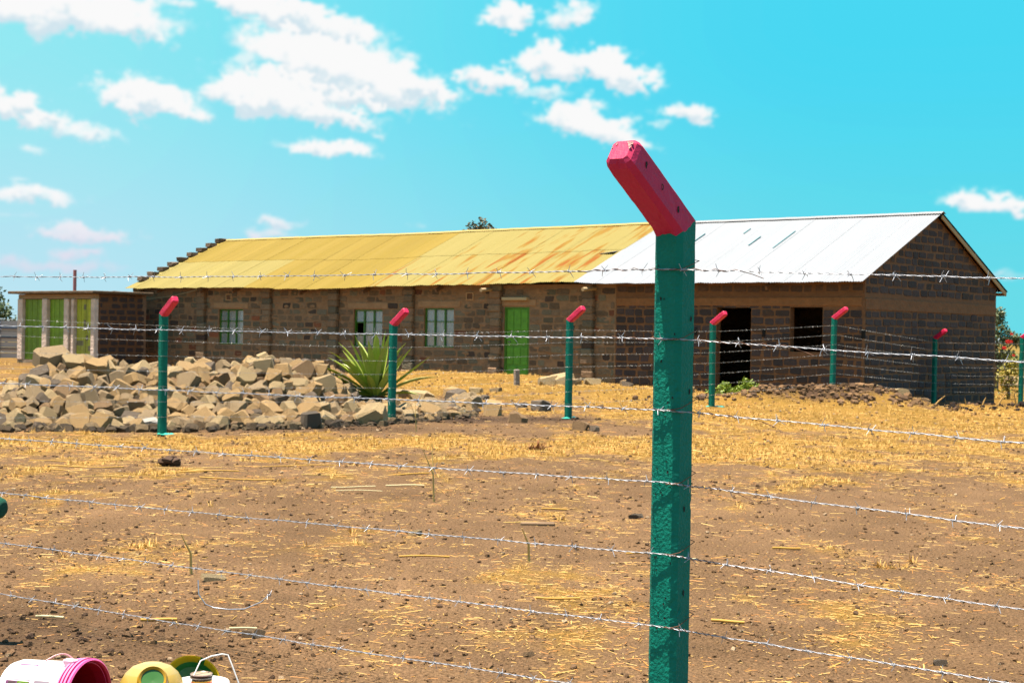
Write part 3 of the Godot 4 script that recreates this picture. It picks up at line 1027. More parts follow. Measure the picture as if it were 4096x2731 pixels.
func far_wires(tops: Array) -> void:
	rng.seed = 15
	var label := ["topmost", "second from the top", "third from the top", "fourth from the top", "fifth from the top", "sixth from the top", "lowest"]
	var ends := [tops[0] + Vector3(-3.0, 0.1, 2.9)]
	ends.append_array(tops)
	ends.append(tops[6] + Vector3(4.0, 0.0, -1.6))
	var out := Vector3(0.654, 0, 0.756) * 0.068
	for w in 7:
		var t := thing("thin_barbed_wire", "%s thin barbed wire of the far fence, passing behind the big post" % label[w], "barbed wire", tops[2], 0.0, "strands of the far barbed wire fence")
		var b := MB.new()
		var line := []
		for i in ends.size() - 1:
			var y := -0.16 - 0.213 * w
			for k in 12:
				var f := k / 12.0
				line.append(ends[i].lerp(ends[i + 1], f) + Vector3(0, y - 0.03 * f * (1 - f), 0) + out - t.position)
		line.append(ends[-1] + Vector3(0, -0.16 - 0.213 * w, 0) + out - t.position)
		b.tube(line, 0.0014, 4)
		part("strand", b.mesh(), M.wire_far, t)
		var bb := MB.new()
		for i in ends.size() - 1:
			var n := int(ends[i].distance_to(ends[i + 1]) / 0.15)
			for k in n:
				var f := (k + rng.randf() * 0.3) / n
				var p: Vector3 = ends[i].lerp(ends[i + 1], f) + Vector3(0, -0.16 - 0.213 * w - 0.03 * f * (1 - f), 0) + out - t.position
				for j in 2:
					var d := Vector3(rng.randf_range(-1, 1), rng.randf_range(-1, 1), rng.randf_range(-1, 1)).normalized() * 0.019
					bb.tube([p - d, p + d], 0.0021, 3, Color.WHITE, false)
		var o := part("barbs", bb.mesh(), M.wire_far, t)
		o.set_meta("kind", "stuff")

# ------------------------------------------------------------------ the building
const L := 28.68
const WD := 8.06
const EY := 2.84
const RY := 4.63
const NEW := 7.55     # where the new end begins, from the right corner

func roof_y(z: float) -> float:
	# z in the building's own axes: 0 at the front wall, -WD at the back
	return RY - (RY - EY) * absf(z + WD / 2) / (WD / 2)

func sag(t: float) -> float:
	return 0.02 -0.09 * exp(-pow((t - 19.2) / 2.6, 2)) + 0.05 * exp(-pow((t - 9.5) / 2.0, 2)) + nA.get_noise_1d(t * 22.0) * 0.03

func wall_boxes(b: MB, x0: float, x1: float, y0: float, y1: float, z0: float, z1: float, op: Array, col: Color) -> void:
	# op: [x0, x1, y0, y1] sorted by x
	var x := x0
	for o in op:
		if o[0] > x:
			b.box(Vector3(x, y0, z0), Vector3(o[0], y1, z1), col)
		if o[2] > y0:
			b.box(Vector3(o[0], y0, z0), Vector3(o[1], o[2], z1), col)
		if o[3] < y1:
			b.box(Vector3(o[0], o[3], z0), Vector3(o[1], y1, z1), col)
		x = o[1]
	if x < x1:
		b.box(Vector3(x, y0, z0), Vector3(x1, y1, z1), col)

var blocks := []
func stone_rows(op: Array, lo: float, hi: Callable, y0: float, y1: float, row: float, wide: Vector2, rnd: RandomNumberGenerator) -> Array:
	# stones as [x centre, y centre, width, height]; hi.call(y) -> [xmin, xmax]
	var out := []
	var y := y0
	while y < y1:
		var h := row
		var span: Array = hi.call(y + h * 0.6)
		var cuts := []
		for o in op:
			if minf(y + h, o[3]) - maxf(y, o[2]) > 0.035:
				cuts.append(o)
		var x: float = span[0]
		var edges := []
		for o in cuts:
			if o[0] > x:
				edges.append([x, o[0]])
			x = maxf(x, o[1])
		if x < span[1]:
			edges.append([x, span[1]])
		for e in edges:
			var a: float = e[0]
			while a < e[1] - 0.05:
				var w := minf(rnd.randf_range(wide.x, wide.y), e[1] - a)
				if e[1] - a - w < 0.12:
					w = e[1] - a
				var j := rnd.randf_range(0.016, 0.05)
				var wave := nA.get_noise_2d(a * 9.0, y * 30.0) * 0.03
				if w - j > 0.06:
					out.append([a + w / 2 + rnd.randf_range(-0.01, 0.01), y + h / 2 + wave + rnd.randf_range(-0.012, 0.012), w - j, h - rnd.randf_range(0.018, 0.05)])
				a += w
		y += h
	return out

func make_house() -> void:
	rng.seed = 1234
	var rnd := RandomNumberGenerator.new()
	rnd.seed = 4321
	for i in 10:
		blocks.append(rock_mesh(Vector3(0.5, 0.5, 0.5), 0.11, 1 if i % 2 == 0 else 0, 0.09, Color.WHITE, 0.1))
	var house := thing("stone_house", "long grey stone building with half yellow rusty and half white iron roof", "building", Vector3(8.68, 0, -39.137), deg_to_rad(-39.55))
	# openings as x ranges in the building's axes (x = minus the distance from the right corner)
	var op := [[-24.37, -23.10, 0.80, 2.0], [-17.80, -16.53, 0.82, 2.0], [-14.76, -13.54, 0.86, 2.05], [-11.56, -10.62, 0.0, 2.09], [-4.27, -3.22, -0.05, 2.09], [-2.07, -1.15, 0.97, 2.1]]
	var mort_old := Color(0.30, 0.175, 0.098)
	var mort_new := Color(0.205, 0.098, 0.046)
	var fb := MB.new()
	var op_old := op.slice(0, 4)
	var op_new := op.slice(4, 6)
	wall_boxes(fb, -L, -NEW, -0.8, EY - 0.1, -0.2, 0.0, op_old, mort_old)
	var front := part("front_wall", fb.mesh(), M.mortar, house)
	var nb := MB.new()
	wall_boxes(nb, -NEW, -0.2, -0.8, EY - 0.1, -0.2, 0.0, op_new, mort_new)
	var newer := part("newer_front_wall", nb.mesh(), M.mortar, house)
	# gable walls
	var shape := func(x0: float, x1: float, col: Color) -> MB:
		var g := MB.new()
		var p := [Vector2(0, -1.2), Vector2(0, EY), Vector2(-WD / 2, RY - 0.02), Vector2(-WD, EY), Vector2(-WD, -1.2)]
		for k in range(1, 4):
			g.tri(Vector3(x1, p[0].y, p[0].x), Vector3(x1, p[k + 1].y, p[k + 1].x), Vector3(x1, p[k].y, p[k].x), col)
			g.tri(Vector3(x0, p[0].y, p[0].x), Vector3(x0, p[k].y, p[k].x), Vector3(x0, p[k + 1].y, p[k + 1].x), col)
		for k in 5:
			var a: Vector2 = p[k]
			var b: Vector2 = p[(k + 1) % 5]
			g.quad(Vector3(x0, a.y, a.x), Vector3(x1, a.y, a.x), Vector3(x1, b.y, b.x), Vector3(x0, b.y, b.x), col)
		return g
	var gable := part("gable_wall", shape.call(-0.2, 0.0, mort_new).mesh(), M.mortar, house)
	var left_gable := part("left_gable_wall", shape.call(-L - 0.2, -L, mort_old).mesh(), M.mortar, house)
	var bk := MB.new()
	bk.box(Vector3(-L, -0.9, -WD), Vector3(-0.2, EY, -WD + 0.2), mort_old)
	part("back_wall", bk.mesh(), M.mortar, house)
	var pw := MB.new()
	pw.box(Vector3(-NEW - 0.1, -0.8, -WD + 0.2), Vector3(-NEW + 0.1, 2.7, -0.2), mort_old)
	part("partition_wall", pw.mesh(), M.mortar, house)
	# stones
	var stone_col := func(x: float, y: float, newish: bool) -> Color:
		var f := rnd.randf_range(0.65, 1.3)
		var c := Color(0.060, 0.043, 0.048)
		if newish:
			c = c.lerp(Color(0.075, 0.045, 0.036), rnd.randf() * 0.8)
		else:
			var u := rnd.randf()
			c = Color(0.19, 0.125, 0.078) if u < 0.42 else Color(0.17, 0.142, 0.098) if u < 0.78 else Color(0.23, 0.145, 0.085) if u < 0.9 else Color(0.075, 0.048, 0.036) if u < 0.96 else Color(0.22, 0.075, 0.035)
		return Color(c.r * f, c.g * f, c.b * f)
	var stone_mats := {}
	var jobs := []
	var front_span := func(_y: float) -> Array: return [-L + 0.02, -NEW - 0.02]
	for s in stone_rows(op_old, 0, front_span, -0.44, EY - 0.22, 0.205, Vector2(0.28, 0.50), rnd):
		# mortar smeared over the stones hides many of them, most under the eaves and over the openings
		var smear := nA.get_noise_2d(s[0] * 18.0, s[1] * 40.0) + (0.25 if s[1] > 2.1 else 0.0) + rnd.randf_range(-0.25, 0.25)
		var lintel := false
		for o in op_old:
			if s[0] > o[0] - 0.35 and s[0] < o[1] + 0.35 and s[1] > o[3] - 0.02 and s[1] < o[3] + 0.32:
				lintel = true
		if smear > 0.5 or lintel:
			continue
		jobs.append([front, Transform3D(Basis.from_scale(Vector3(s[2], s[3], 0.09)), Vector3(s[0], s[1], -0.033 + rnd.randf_range(-0.006, 0.007))), stone_col.call(s[0], s[1], false)])
	var band := [[-NEW - 1.0, 0.5, 2.12, 2.36]]
	var new_span := func(_y: float) -> Array: return [-NEW + 0.02, -0.03]
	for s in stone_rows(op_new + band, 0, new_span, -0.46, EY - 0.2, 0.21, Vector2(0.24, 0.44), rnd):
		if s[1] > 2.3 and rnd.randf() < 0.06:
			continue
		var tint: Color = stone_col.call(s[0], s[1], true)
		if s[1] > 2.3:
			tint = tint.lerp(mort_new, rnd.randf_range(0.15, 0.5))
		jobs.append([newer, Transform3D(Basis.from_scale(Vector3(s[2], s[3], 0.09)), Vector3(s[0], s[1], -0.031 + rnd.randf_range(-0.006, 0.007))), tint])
	var gband := [[-20.0, 20.0, 2.04, 2.34]]
	var gable_span := func(y: float) -> Array:
		var cut := maxf(0.0, (y + 0.06 - EY) / (RY - EY) * WD / 2)
		return [-WD + 0.05 + cut, -0.05 - cut]
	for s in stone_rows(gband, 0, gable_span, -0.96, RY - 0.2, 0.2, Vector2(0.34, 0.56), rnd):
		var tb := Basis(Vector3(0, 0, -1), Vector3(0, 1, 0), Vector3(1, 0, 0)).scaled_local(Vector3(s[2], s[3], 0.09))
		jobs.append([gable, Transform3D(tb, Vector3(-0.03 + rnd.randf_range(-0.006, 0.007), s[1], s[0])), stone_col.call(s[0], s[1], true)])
	# stepped stones that stick out above the roof at the left gable
	for k in 9:
		var f := (k + 0.5) / 9.0
		var z := -WD / 2 * f
		for side in [z, -WD - z]:
			jobs.append([left_gable, Transform3D(Basis.from_scale(Vector3(0.34, 0.17, 0.34)), Vector3(-L - 0.2, roof_y(side) + 0.15, side)), Color(0.13, 0.09, 0.06)])
	var mid := house.transform.affine_inverse() * Vector3(0, 1.3, 0)
	jobs.sort_custom(func(a, b): return (a[1] as Transform3D).origin.distance_squared_to(mid) < (b[1] as Transform3D).origin.distance_squared_to(mid))
	var rest := {}
	for i in jobs.size():
		var j: Array = jobs[i]
		var c: Color = j[2]
		if i < 300:
			var key := Vector3i(int(c.r * 40), int(c.g * 60), int(c.b * 60))
			if not stone_mats.has(key):
				var m: StandardMaterial3D = M.wall_stone.duplicate()
				m.albedo_color = c.linear_to_srgb()
				stone_mats[key] = m
			part("stone", blocks[rnd.randi() % 10], stone_mats[key], j[0], j[1])
		else:
			if not rest.has(j[0]):
				rest[j[0]] = [MB.new(), j[0]]
			var b: MB = rest[j[0]][0]
			var src: Array = (blocks[rnd.randi() % 10] as ArrayMesh).surface_get_arrays(0)
			var t: Transform3D = j[1]
			var nb2 := t.basis.inverse().transposed()
			var sv: PackedVector3Array = src[Mesh.ARRAY_VERTEX]
			var sn: PackedVector3Array = src[Mesh.ARRAY_NORMAL]
			for k in sv.size():
				b.v.append(t * sv[k])
				b.n.append((nb2 * sn[k]).normalized())
				b.c.append(c)
	for key in rest:
		var o := part("stones", rest[key][0].mesh(), M.wall_stone, rest[key][1])
		o.set_meta("kind", "stuff")
	# smears of mortar on the old wall
	var sm := MB.new()
	for k in 420:
		var x := rnd.randf_range(-L + 0.3, -NEW - 0.2)
		var y := rnd.randf_range(-0.2, EY - 0.15)
		var bad := false
		for o in op_old:
			if x > o[0] - 0.3 and x < o[1] + 0.3 and y > o[2] - 0.2 and y < o[3] + 0.1:
				bad = true
		if bad:
			continue
		var rx := rnd.randf_range(0.06, 0.26)
		var ry := rnd.randf_range(0.03, 0.09)
		var f := rnd.randf_range(0.85, 1.15)
		var col := Color(mort_old.r * f, mort_old.g * f, mort_old.b * f)
		var o := Vector3(x, y, rnd.randf_range(0.016, 0.026))
		var ring := []
		for q in 11:
			var a := TAU * q / 11.0
			var rr := rnd.randf_range(0.6, 1.2)
			ring.append(Vector3(x + cos(a) * rx * rr, y + sin(a) * ry * rr, 0.002))
		for q in 11:
			sm.tri(o, ring[q], ring[(q + 1) % 11], col)
	var smo := part("mortar_smears", sm.mesh(), M.mortar, front)
	smo.set_meta("kind", "stuff")
	# plastered lintel bands
	var lb: MB
	for o in op_old:
		lb = MB.new()
		lb.obox(Transform3D(Basis(), Vector3((o[0] + o[1]) / 2, o[3] + 0.13, -0.02)), Vector3(o[1] - o[0] + 0.5, 0.2, 0.09), Color(0.38, 0.225, 0.125), 0.015)
		part("lintel_band", lb.mesh(), M.mortar, front)
	lb = MB.new()
	lb.obox(Transform3D(Basis(), Vector3(-NEW / 2 - 0.02, 2.24, -0.02)), Vector3(NEW - 0.1, 0.22, 0.085), Color(0.28, 0.125, 0.05), 0.012)
	part("lintel_band", lb.mesh(), M.mortar, newer)
	lb = MB.new()
	lb.obox(Transform3D(Basis(), Vector3(-0.02, 2.19, -WD / 2)), Vector3(0.085, 0.29, WD - 0.06), Color(0.23, 0.105, 0.045), 0.012)
	part("lintel_band", lb.mesh(), M.mortar, gable)
	# piers of the old front wall, each a stack of rough stones
	for t in [25.2, 21.85, 18.65, 15.35, 11.85, 8.45]:
		var pb := MB.new()
		var y := -0.5
		while y < EY - 0.1:
			var h := rnd.randf_range(0.18, 0.24)
			h = minf(h, EY - 0.06 - y)
			var w := rnd.randf_range(0.36, 0.46)
			var zz := rnd.randf_range(0.13, 0.18)
			var c: Color = stone_col.call(0, 0, false)
			if rnd.randf() < 0.4:
				c = c.lerp(mort_old, 0.6)
			pb.obox(Transform3D(Basis(Vector3.UP, rnd.randf_range(-0.04, 0.04)), Vector3(-t + rnd.randf_range(-0.03, 0.03), y + h / 2, zz / 2 - 0.01)), Vector3(w, h + 0.012, zz), c, 0.03)
			y += h
		part("pier", pb.mesh(), M.wall_stone, front)
	# broken quoin stones on the left corner, sunlight put into their pale colour
	var qb := MB.new()
	var qy := -0.3
	while qy < EY - 0.2:
		var h := rnd.randf_range(0.12, 0.22)
		qb.obox(Transform3D(Basis(Vector3.UP, rnd.randf_range(-0.2, 0.2)), Vector3(-L - 0.1 + rnd.randf_range(-0.05, 0.05), qy + h / 2, 0.03)), Vector3(rnd.randf_range(0.3, 0.42), h, 0.3), Color(0.40, 0.25, 0.12), 0.03)
		qy += h
	part("corner_quoin", qb.mesh(), M.wall_stone, front)
	windows(house, op_old, front)
	roof(house)
	# door
	var door := part("door", MB_box(Vector3(-11.5, 0.04, -0.085), Vector3(-10.68, 2.05, -0.05), Color(0.085, 0.29, 0.012)), M.green_door, house)
	var dm := MB.new()
	for e in [[-11.56, -11.5, 0.0, 2.09], [-10.68, -10.62, 0.0, 2.09]]:
		dm.box(Vector3(e[0], e[2], -0.12), Vector3(e[1], e[3], -0.02), Color(0.06, 0.21, 0.01))
	dm.box(Vector3(-11.5, 2.05, -0.12), Vector3(-10.68, 2.09, -0.02), Color(0.06, 0.21, 0.01))
	part("frame", dm.mesh(), M.green_door, door)
	for r in [[1.42, 2.02, 3], [0.98, 1.36, 2], [0.42, 0.92, 3], [0.08, 0.36, 2]]:
		var n: int = r[2]
		for k in n:
			var w := 0.80 / n
			var x := -11.49 + w * k
			var pb := MB.new()
			pb.obox(Transform3D(Basis(), Vector3(x + w / 2, (r[0] + r[1]) / 2, -0.045)), Vector3(w - 0.045, r[1] - r[0], 0.022), Color(0.10, 0.34, 0.015), 0.008)
			part("panel", pb.mesh(), M.green_door, door)
	part("handle", MB_box(Vector3(-11.43, 1.06, -0.036), Vector3(-11.33, 1.09, -0.01), Color(0.1, 0.1, 0.1)), M.gloss, door)
	# ledge over the door, air bricks, small putlog holes, rafter ends, hanging cable
	var led := MB.new()
	led.obox(Transform3D(Basis(), Vector3(-11.1, 2.33, 0.06)), Vector3(0.95, 0.09, 0.16), Color(0.52, 0.40, 0.24), 0.01)
	part("ledge", led.mesh(), M.wood, house)
	for x in [-23.84, -12.9]:
		var ab := MB.new()
		for e in [[-0.15, 0.15, 0.085, 0.115], [-0.15, 0.15, -0.115, -0.085], [-0.15, -0.115, -0.085, 0.085], [0.115, 0.15, -0.085, 0.085]]:
			ab.box(Vector3(x + e[0], 2.41 + e[2], -0.01), Vector3(x + e[1], 2.41 + e[3], 0.03), Color(0.5, 0.3, 0.16))
		ab.box(Vector3(x - 0.115, 2.325, -0.01), Vector3(x + 0.115, 2.495, 0.012), Color(0.16, 0.075, 0.04))
		part("air_brick", ab.mesh(), M.mortar, house)
	for q in [[-2.83, 1.43], [-4.9, 1.45], [-5.6, 0.75], [-0.02, 1.43]]:
		var hb := MB.new()
		hb.box(Vector3(q[0] - 0.045, q[1] - 0.1, -0.03), Vector3(q[0] + 0.045, q[1] + 0.1, 0.019), Color(0.015, 0.012, 0.012))  # solid block, the shade of a hole put into its colour
		part("putlog_hole", hb.mesh(), M.hole_shade, house)
	for t in [11.97, 8.26]:
		var rb := MB.new()
		rb.tube([Vector3(-t, 2.64, -0.3), Vector3(-t + 0.02, 2.57, 0.62)], 0.055, 8, Color(0.5, 0.36, 0.2))
		part("rafter_end", rb.mesh(), M.wood, house)
	var k := 0
	for t in [27.4, 25.0, 23.3, 20.0, 17.1, 14.0, 5.8, 2.6]:
		var rb := MB.new()
		rb.obox(Transform3D(Basis(Vector3.RIGHT, 0.42), Vector3(-t, 2.66 + sag(t), 0.1)), Vector3(0.06, 0.1, 0.5), Color(0.2, 0.1, 0.05))
		part("rafter", rb.mesh(), M.wood, house)
	var cb := MB.new()
	var cable := []
	for i in 13:
		var f := i / 12.0
		cable.append(Vector3(-L + 0.1 + 3.4 * f, 2.34 + 0.32 * f - 0.25 * f * (1 - f), 0.12 + 0.2 * f))
	cb.tube(cable, 0.014, 5, Color(0.35, 0.28, 0.18))
	part("cable", cb.mesh(), M.plain, house)
	part("cable_box", MB_box(Vector3(-L - 0.14, 2.2, 0.19), Vector3(-L + 0.02, 2.5, 0.26), Color(0.5, 0.56, 0.62)), M.gloss, house)

func MB_box(lo: Vector3, hi: Vector3, col: Color) -> ArrayMesh:
	var b := MB.new()
	b.box(lo, hi, col)
	return b.mesh()

func windows(house: Node3D, op: Array, _front: Node3D) -> void:
	for i in 3:
		var o: Array = op[i]
		var x0: float = o[0]
		var x1: float = o[1]
		var y0: float = o[2]
		var y1: float = o[3]
		var fr := MB.new()
		var col := Color(1, 1, 1)
		var bar := 0.045
		fr.box(Vector3(x0, y0, -0.14), Vector3(x0 + bar, y1, -0.06))
		fr.box(Vector3(x1 - bar, y0, -0.14), Vector3(x1, y1, -0.06))
		fr.box(Vector3(x0 + bar, y1 - bar, -0.14), Vector3(x1 - bar, y1, -0.06))
		fr.box(Vector3(x0 + bar, y0, -0.14), Vector3(x1 - bar, y0 + bar, -0.06))
		var w := part("window", fr.mesh(), M.green_steel, house)
		for k in 2:
			var x := lerpf(x0, x1, [0.33, 0.665][k])
			part("mullion", MB_box(Vector3(x - 0.025, y0 + bar, -0.13), Vector3(x + 0.025, y1 - bar, -0.055), col), M.green_steel, w)
		for k in 2:
			var y := lerpf(y0, y1, [0.33, 0.66][k])
			for c in 3:
				var a := lerpf(x0, x1, c * 0.333) + 0.047
				var b := lerpf(x0, x1, (c + 1) * 0.333) - 0.047
				part("glazing_bar", MB_box(Vector3(a, y - 0.013, -0.115), Vector3(b, y + 0.013, -0.075), col), M.green_steel, w)
		for c in 3:
			for r in 3:
				var a := lerpf(x0, x1, c * 0.333) + 0.03
				var b := lerpf(x0, x1, (c + 1) * 0.333) - 0.03
				var ya := lerpf(y0, y1, r / 3.0) + 0.015
				var yb := lerpf(y0, y1, (r + 1) / 3.0) - 0.015
				if i == 1 and c == 0 and r == 1:
					continue   # one pane is gone, it is black behind
				part("pane", MB_box(Vector3(a, ya, -0.097), Vector3(b, yb, -0.093), Color.WHITE), M.glass, w)
		# curtain in soft folds
		var cb := MB.new()
		var n := 40
		var gap: float = [0.24, 0.22, 0.0][i]
		for k in n:
			var f0 := lerpf(gap, 1.0, float(k) / n)
			var f1 := lerpf(gap, 1.0, float(k + 1) / n)
			var z0 := -0.17 + 0.018 * sin(f0 * 46.0 + i)
			var z1 := -0.17 + 0.018 * sin(f1 * 46.0 + i)
			cb.quad(Vector3(lerpf(x0, x1, f0), y0 - 0.05, z0), Vector3(lerpf(x0, x1, f1), y0 - 0.05, z1), Vector3(lerpf(x0, x1, f1), y1, z1), Vector3(lerpf(x0, x1, f0), y1, z0))
		part("curtain", cb.mesh(), M.cloth, w)

func roof(house: Node3D) -> void:
	var rnd := RandomNumberGenerator.new()
	rnd.seed = 777
	var slope := Vector2(WD / 2, RY - EY).length() / (WD / 2)     # metres along the slope for one across
	var sheet := func(t0: float, w: float, s0: float, s1: float, lift: float, back: bool, rows: int, shade: Callable) -> ArrayMesh:
		# t0: distance of the sheet's right edge from the right corner; s: metres down from the ridge
		var n := int(w / 0.019)
		var v := []
		var b := MB.new()
		var cols := []
		for r in rows + 1:
			var s := lerpf(s0, s1, float(r) / rows)
			var line := []
			var cl := []
			for k in n + 1:
				var t := t0 + w * k / n
				var z := s / slope
				var y := RY + 0.07 - z * (RY - EY) / (WD / 2) + 0.009 * cos(t / 0.076 * TAU) + lift + sag(t) * clampf(s / 3.0, 0.3, 1.0)
				if back:
					z = -z
				line.append(Vector3(-t, y, -WD / 2 + z))
				cl.append(shade.call(t, s))
			v.append(line)
			cols.append(cl)
		for r in rows:
			for k in n:
				var p: Vector3 = v[r][k]
				var p2: Vector3 = v[r][k + 1]
				var q: Vector3 = v[r + 1][k]
				var q2: Vector3 = v[r + 1][k + 1]
				var nn := (q - p).cross(p - p2).normalized()
				if nn.y < 0:
					nn = -nn
				b.stri(p2, q2, q, nn, nn, nn, cols[r][k + 1], cols[r + 1][k + 1], cols[r + 1][k])
				b.stri(p2, q, p, nn, nn, nn, cols[r][k + 1], cols[r + 1][k], cols[r][k])
		return b.mesh()
	var gold := Color(0.20, 0.144, 0.028)
	var pale := Color(0.215, 0.178, 0.062)
	var cream := Color(0.215, 0.178, 0.058)
	var rust := Color(0.19, 0.058, 0.010)
	var amber := Color(0.19, 0.10, 0.01)
	var S := (WD / 2 + 0.45) * slope
	var t := -0.17
	var k := 0
	while t < L + 0.3:
		var w := minf(0.735, L + 0.32 - t)
		var old := t > 8.4
		var f := rnd.randf_range(0.93, 1.05)
		if not old:
			var sh := func(_a: float, b_: float) -> Color: return Color(0.243, 0.258, 0.285) * (lerpf(1.0, f, 0.25) * (1.0 + 0.05 * nA.get_noise_2d(_a * 40.0, b_ * 10.0)))
			part("roof_sheet", sheet.call(t, w + 0.05, 0.0, S + 0.02, 0.005 * (k % 2), false, 6, sh), M.white_iron, house)
		else:
			var mid := t + w / 2
			var stain := func(a: float, s: float, base: Color, low: bool) -> Color:
				if mid > 16.6:
					var g := 1.0 + 0.05 * nA.get_noise_2d(a * 60.0, s * 8.0)
					return Color(base.r * f * g, base.g * f * g, base.b * f * g)
				var streak := nA.get_noise_2d(a * 34.0 + 50.0, s * 5.0) + 0.45 * nB.get_noise_2d(a * 90.0, s * 12.0)
				var g := smoothstep(0.12, 0.34, streak + (0.14 if low else 0.0) - smoothstep(11.0, 15.5, a) * 0.34)
				var hot := smoothstep(0.36, 0.55, streak + (0.14 if low else -0.08) - smoothstep(11.0, 15.5, a) * 0.34)
				return base.lerp(amber, g * 0.75).lerp(rust, hot * 0.9)
			var up := func(a: float, s: float) -> Color: return stain.call(a, s, gold if mid > 16.4 else pale, false)
			var dn := func(a: float, s: float) -> Color: return stain.call(a, s, cream if mid > 22.6 else gold if mid > 16.4 else pale, true)
			var rows := 3 if mid > 16.6 else 20
			part("roof_sheet", sheet.call(t, w + 0.06, 0.0, 2.36, 0.009 + 0.006 * (k % 2), false, rows, up), M.iron, house)
			part("roof_sheet", sheet.call(t, w + 0.06, 2.2, S, 0.006 * (k % 2), false, rows, dn), M.iron, house)
		k += 1
		t += w
	var plain := func(_a: float, _b: float) -> Color: return gold
	var white := func(_a: float, _b: float) -> Color: return Color(0.8, 0.81, 0.82)
	part("back_roof_sheet", sheet.call(-0.17, 8.6, 0.0, S, 0.0, true, 2, white), M.white_iron, house)
	part("back_roof_sheet", sheet.call(8.43, L - 8.13, 0.0, S, 0.0, true, 2, plain), M.iron, house)
	# ridge caps
	t = -0.2
	while t < L + 0.3:
		var w := minf(1.83, L + 0.34 - t)
		var b := MB.new()
		var col := Color(0.24, 0.24, 0.25) if t < 8.3 else Color(0.3, 0.22, 0.08)
		var n := int(w / 0.04)
		for i in n:
			var a := t + w * i / n
			var a2 := t + w * (i + 1) / n + (0.03 if i == n - 1 else 0.0)
			for sd in [1.0, -1.0]:
				var z := 0.16
				var y0 := RY + 0.105
				var p := Vector3(-a, y0 + sag(a) * 0.3, -WD / 2)
				var p2 := Vector3(-a2, y0 + sag(a2) * 0.3, -WD / 2)
				var q := Vector3(-a, y0 - z * 0.46 + sag(a) * 0.3 + (0.012 if i % 2 else 0.0), -WD / 2 + sd * z)
				var q2 := Vector3(-a2, y0 - z * 0.46 + sag(a2) * 0.3 + (0.0 if i % 2 else 0.012), -WD / 2 + sd * z)
				if sd > 0:
					b.quad(p, p2, q2, q, col)
				else:
					b.quad(p, q, q2, p2, col)
		part("ridge_cap", b.mesh(), M.iron if t > 8.3 else M.white_iron, house)
		t += w
	# timber: purlins that show at the right verge and the back eave board
	for sd in [-1.0]:
		var bb := MB.new()
		var len_ := Vector2(WD / 2 + 0.4, (WD / 2 + 0.4) * (RY - EY) / (WD / 2)).length()
		var ang := atan2(RY - EY, WD / 2)
		var zc: float = -WD / 2 + sd * (WD / 2 + 0.4) / 2
		bb.obox(Transform3D(Basis(Vector3.RIGHT, ang * sd), Vector3(0.135, roof_y(zc) - 0.015, zc)), Vector3(0.03, 0.11, len_ - 0.06), Color(0.5, 0.34, 0.17))
		part("barge_board", bb.mesh(), M.wood, house)
	for q in [0.25, 1.4, 2.6, 3.9]:
		for sd in [1.0]:
			var z: float = -WD / 2 + sd * q
			var b := MB.new()
			b.obox(Transform3D(Basis(), Vector3(-0.15, roof_y(z) - 0.03, z)), Vector3(0.4, 0.06, 0.05), Color(0.3, 0.17, 0.08))
			part("purlin_end", b.mesh(), M.wood, house)
	var eb := MB.new()
	eb.obox(Transform3D(Basis(), Vector3(-4.0, roof_y(-WD - 0.36) - 0.02, -WD - 0.36)), Vector3(8.3, 0.09, 0.04), Color(0.4, 0.25, 0.13))
	part("eave_board", eb.mesh(), M.wood, house)
	for q in [[6.6, 1.0, 0.6], [5.25, 0.75, 0.4], [4.55, 1.35, 0.7], [3.65, 1.0, 1.3]]:
		var mb := MB.new()
		var zc: float = -WD / 2 + q[1] + q[2] / 2
		mb.obox(Transform3D(Basis(Vector3.RIGHT, atan2(RY - EY, WD / 2)), Vector3(-q[0], roof_y(zc) + 0.098 + sag(q[0]) * 0.4, zc)), Vector3(0.03, 0.012, q[2]), Color(0.08, 0.18, 0.2))  # raised strip, its cyan stands for sky reflected in a slit
		part("seam_reflection", mb.mesh(), M.iron, house)
	var sb := MB.new()   # a slipped, lifted scrap of iron on the joint of the two roofs
	sb.obox(Transform3D(Basis(Vector3.RIGHT, 0.15) * Basis(Vector3.BACK, 0.1), Vector3(-9.0, roof_y(-1.75) + 0.12, -1.75)), Vector3(0.5, 0.015, 0.5), Color(0.3, 0.27, 0.28))
	part("loose_patch", sb.mesh(), M.iron, house)

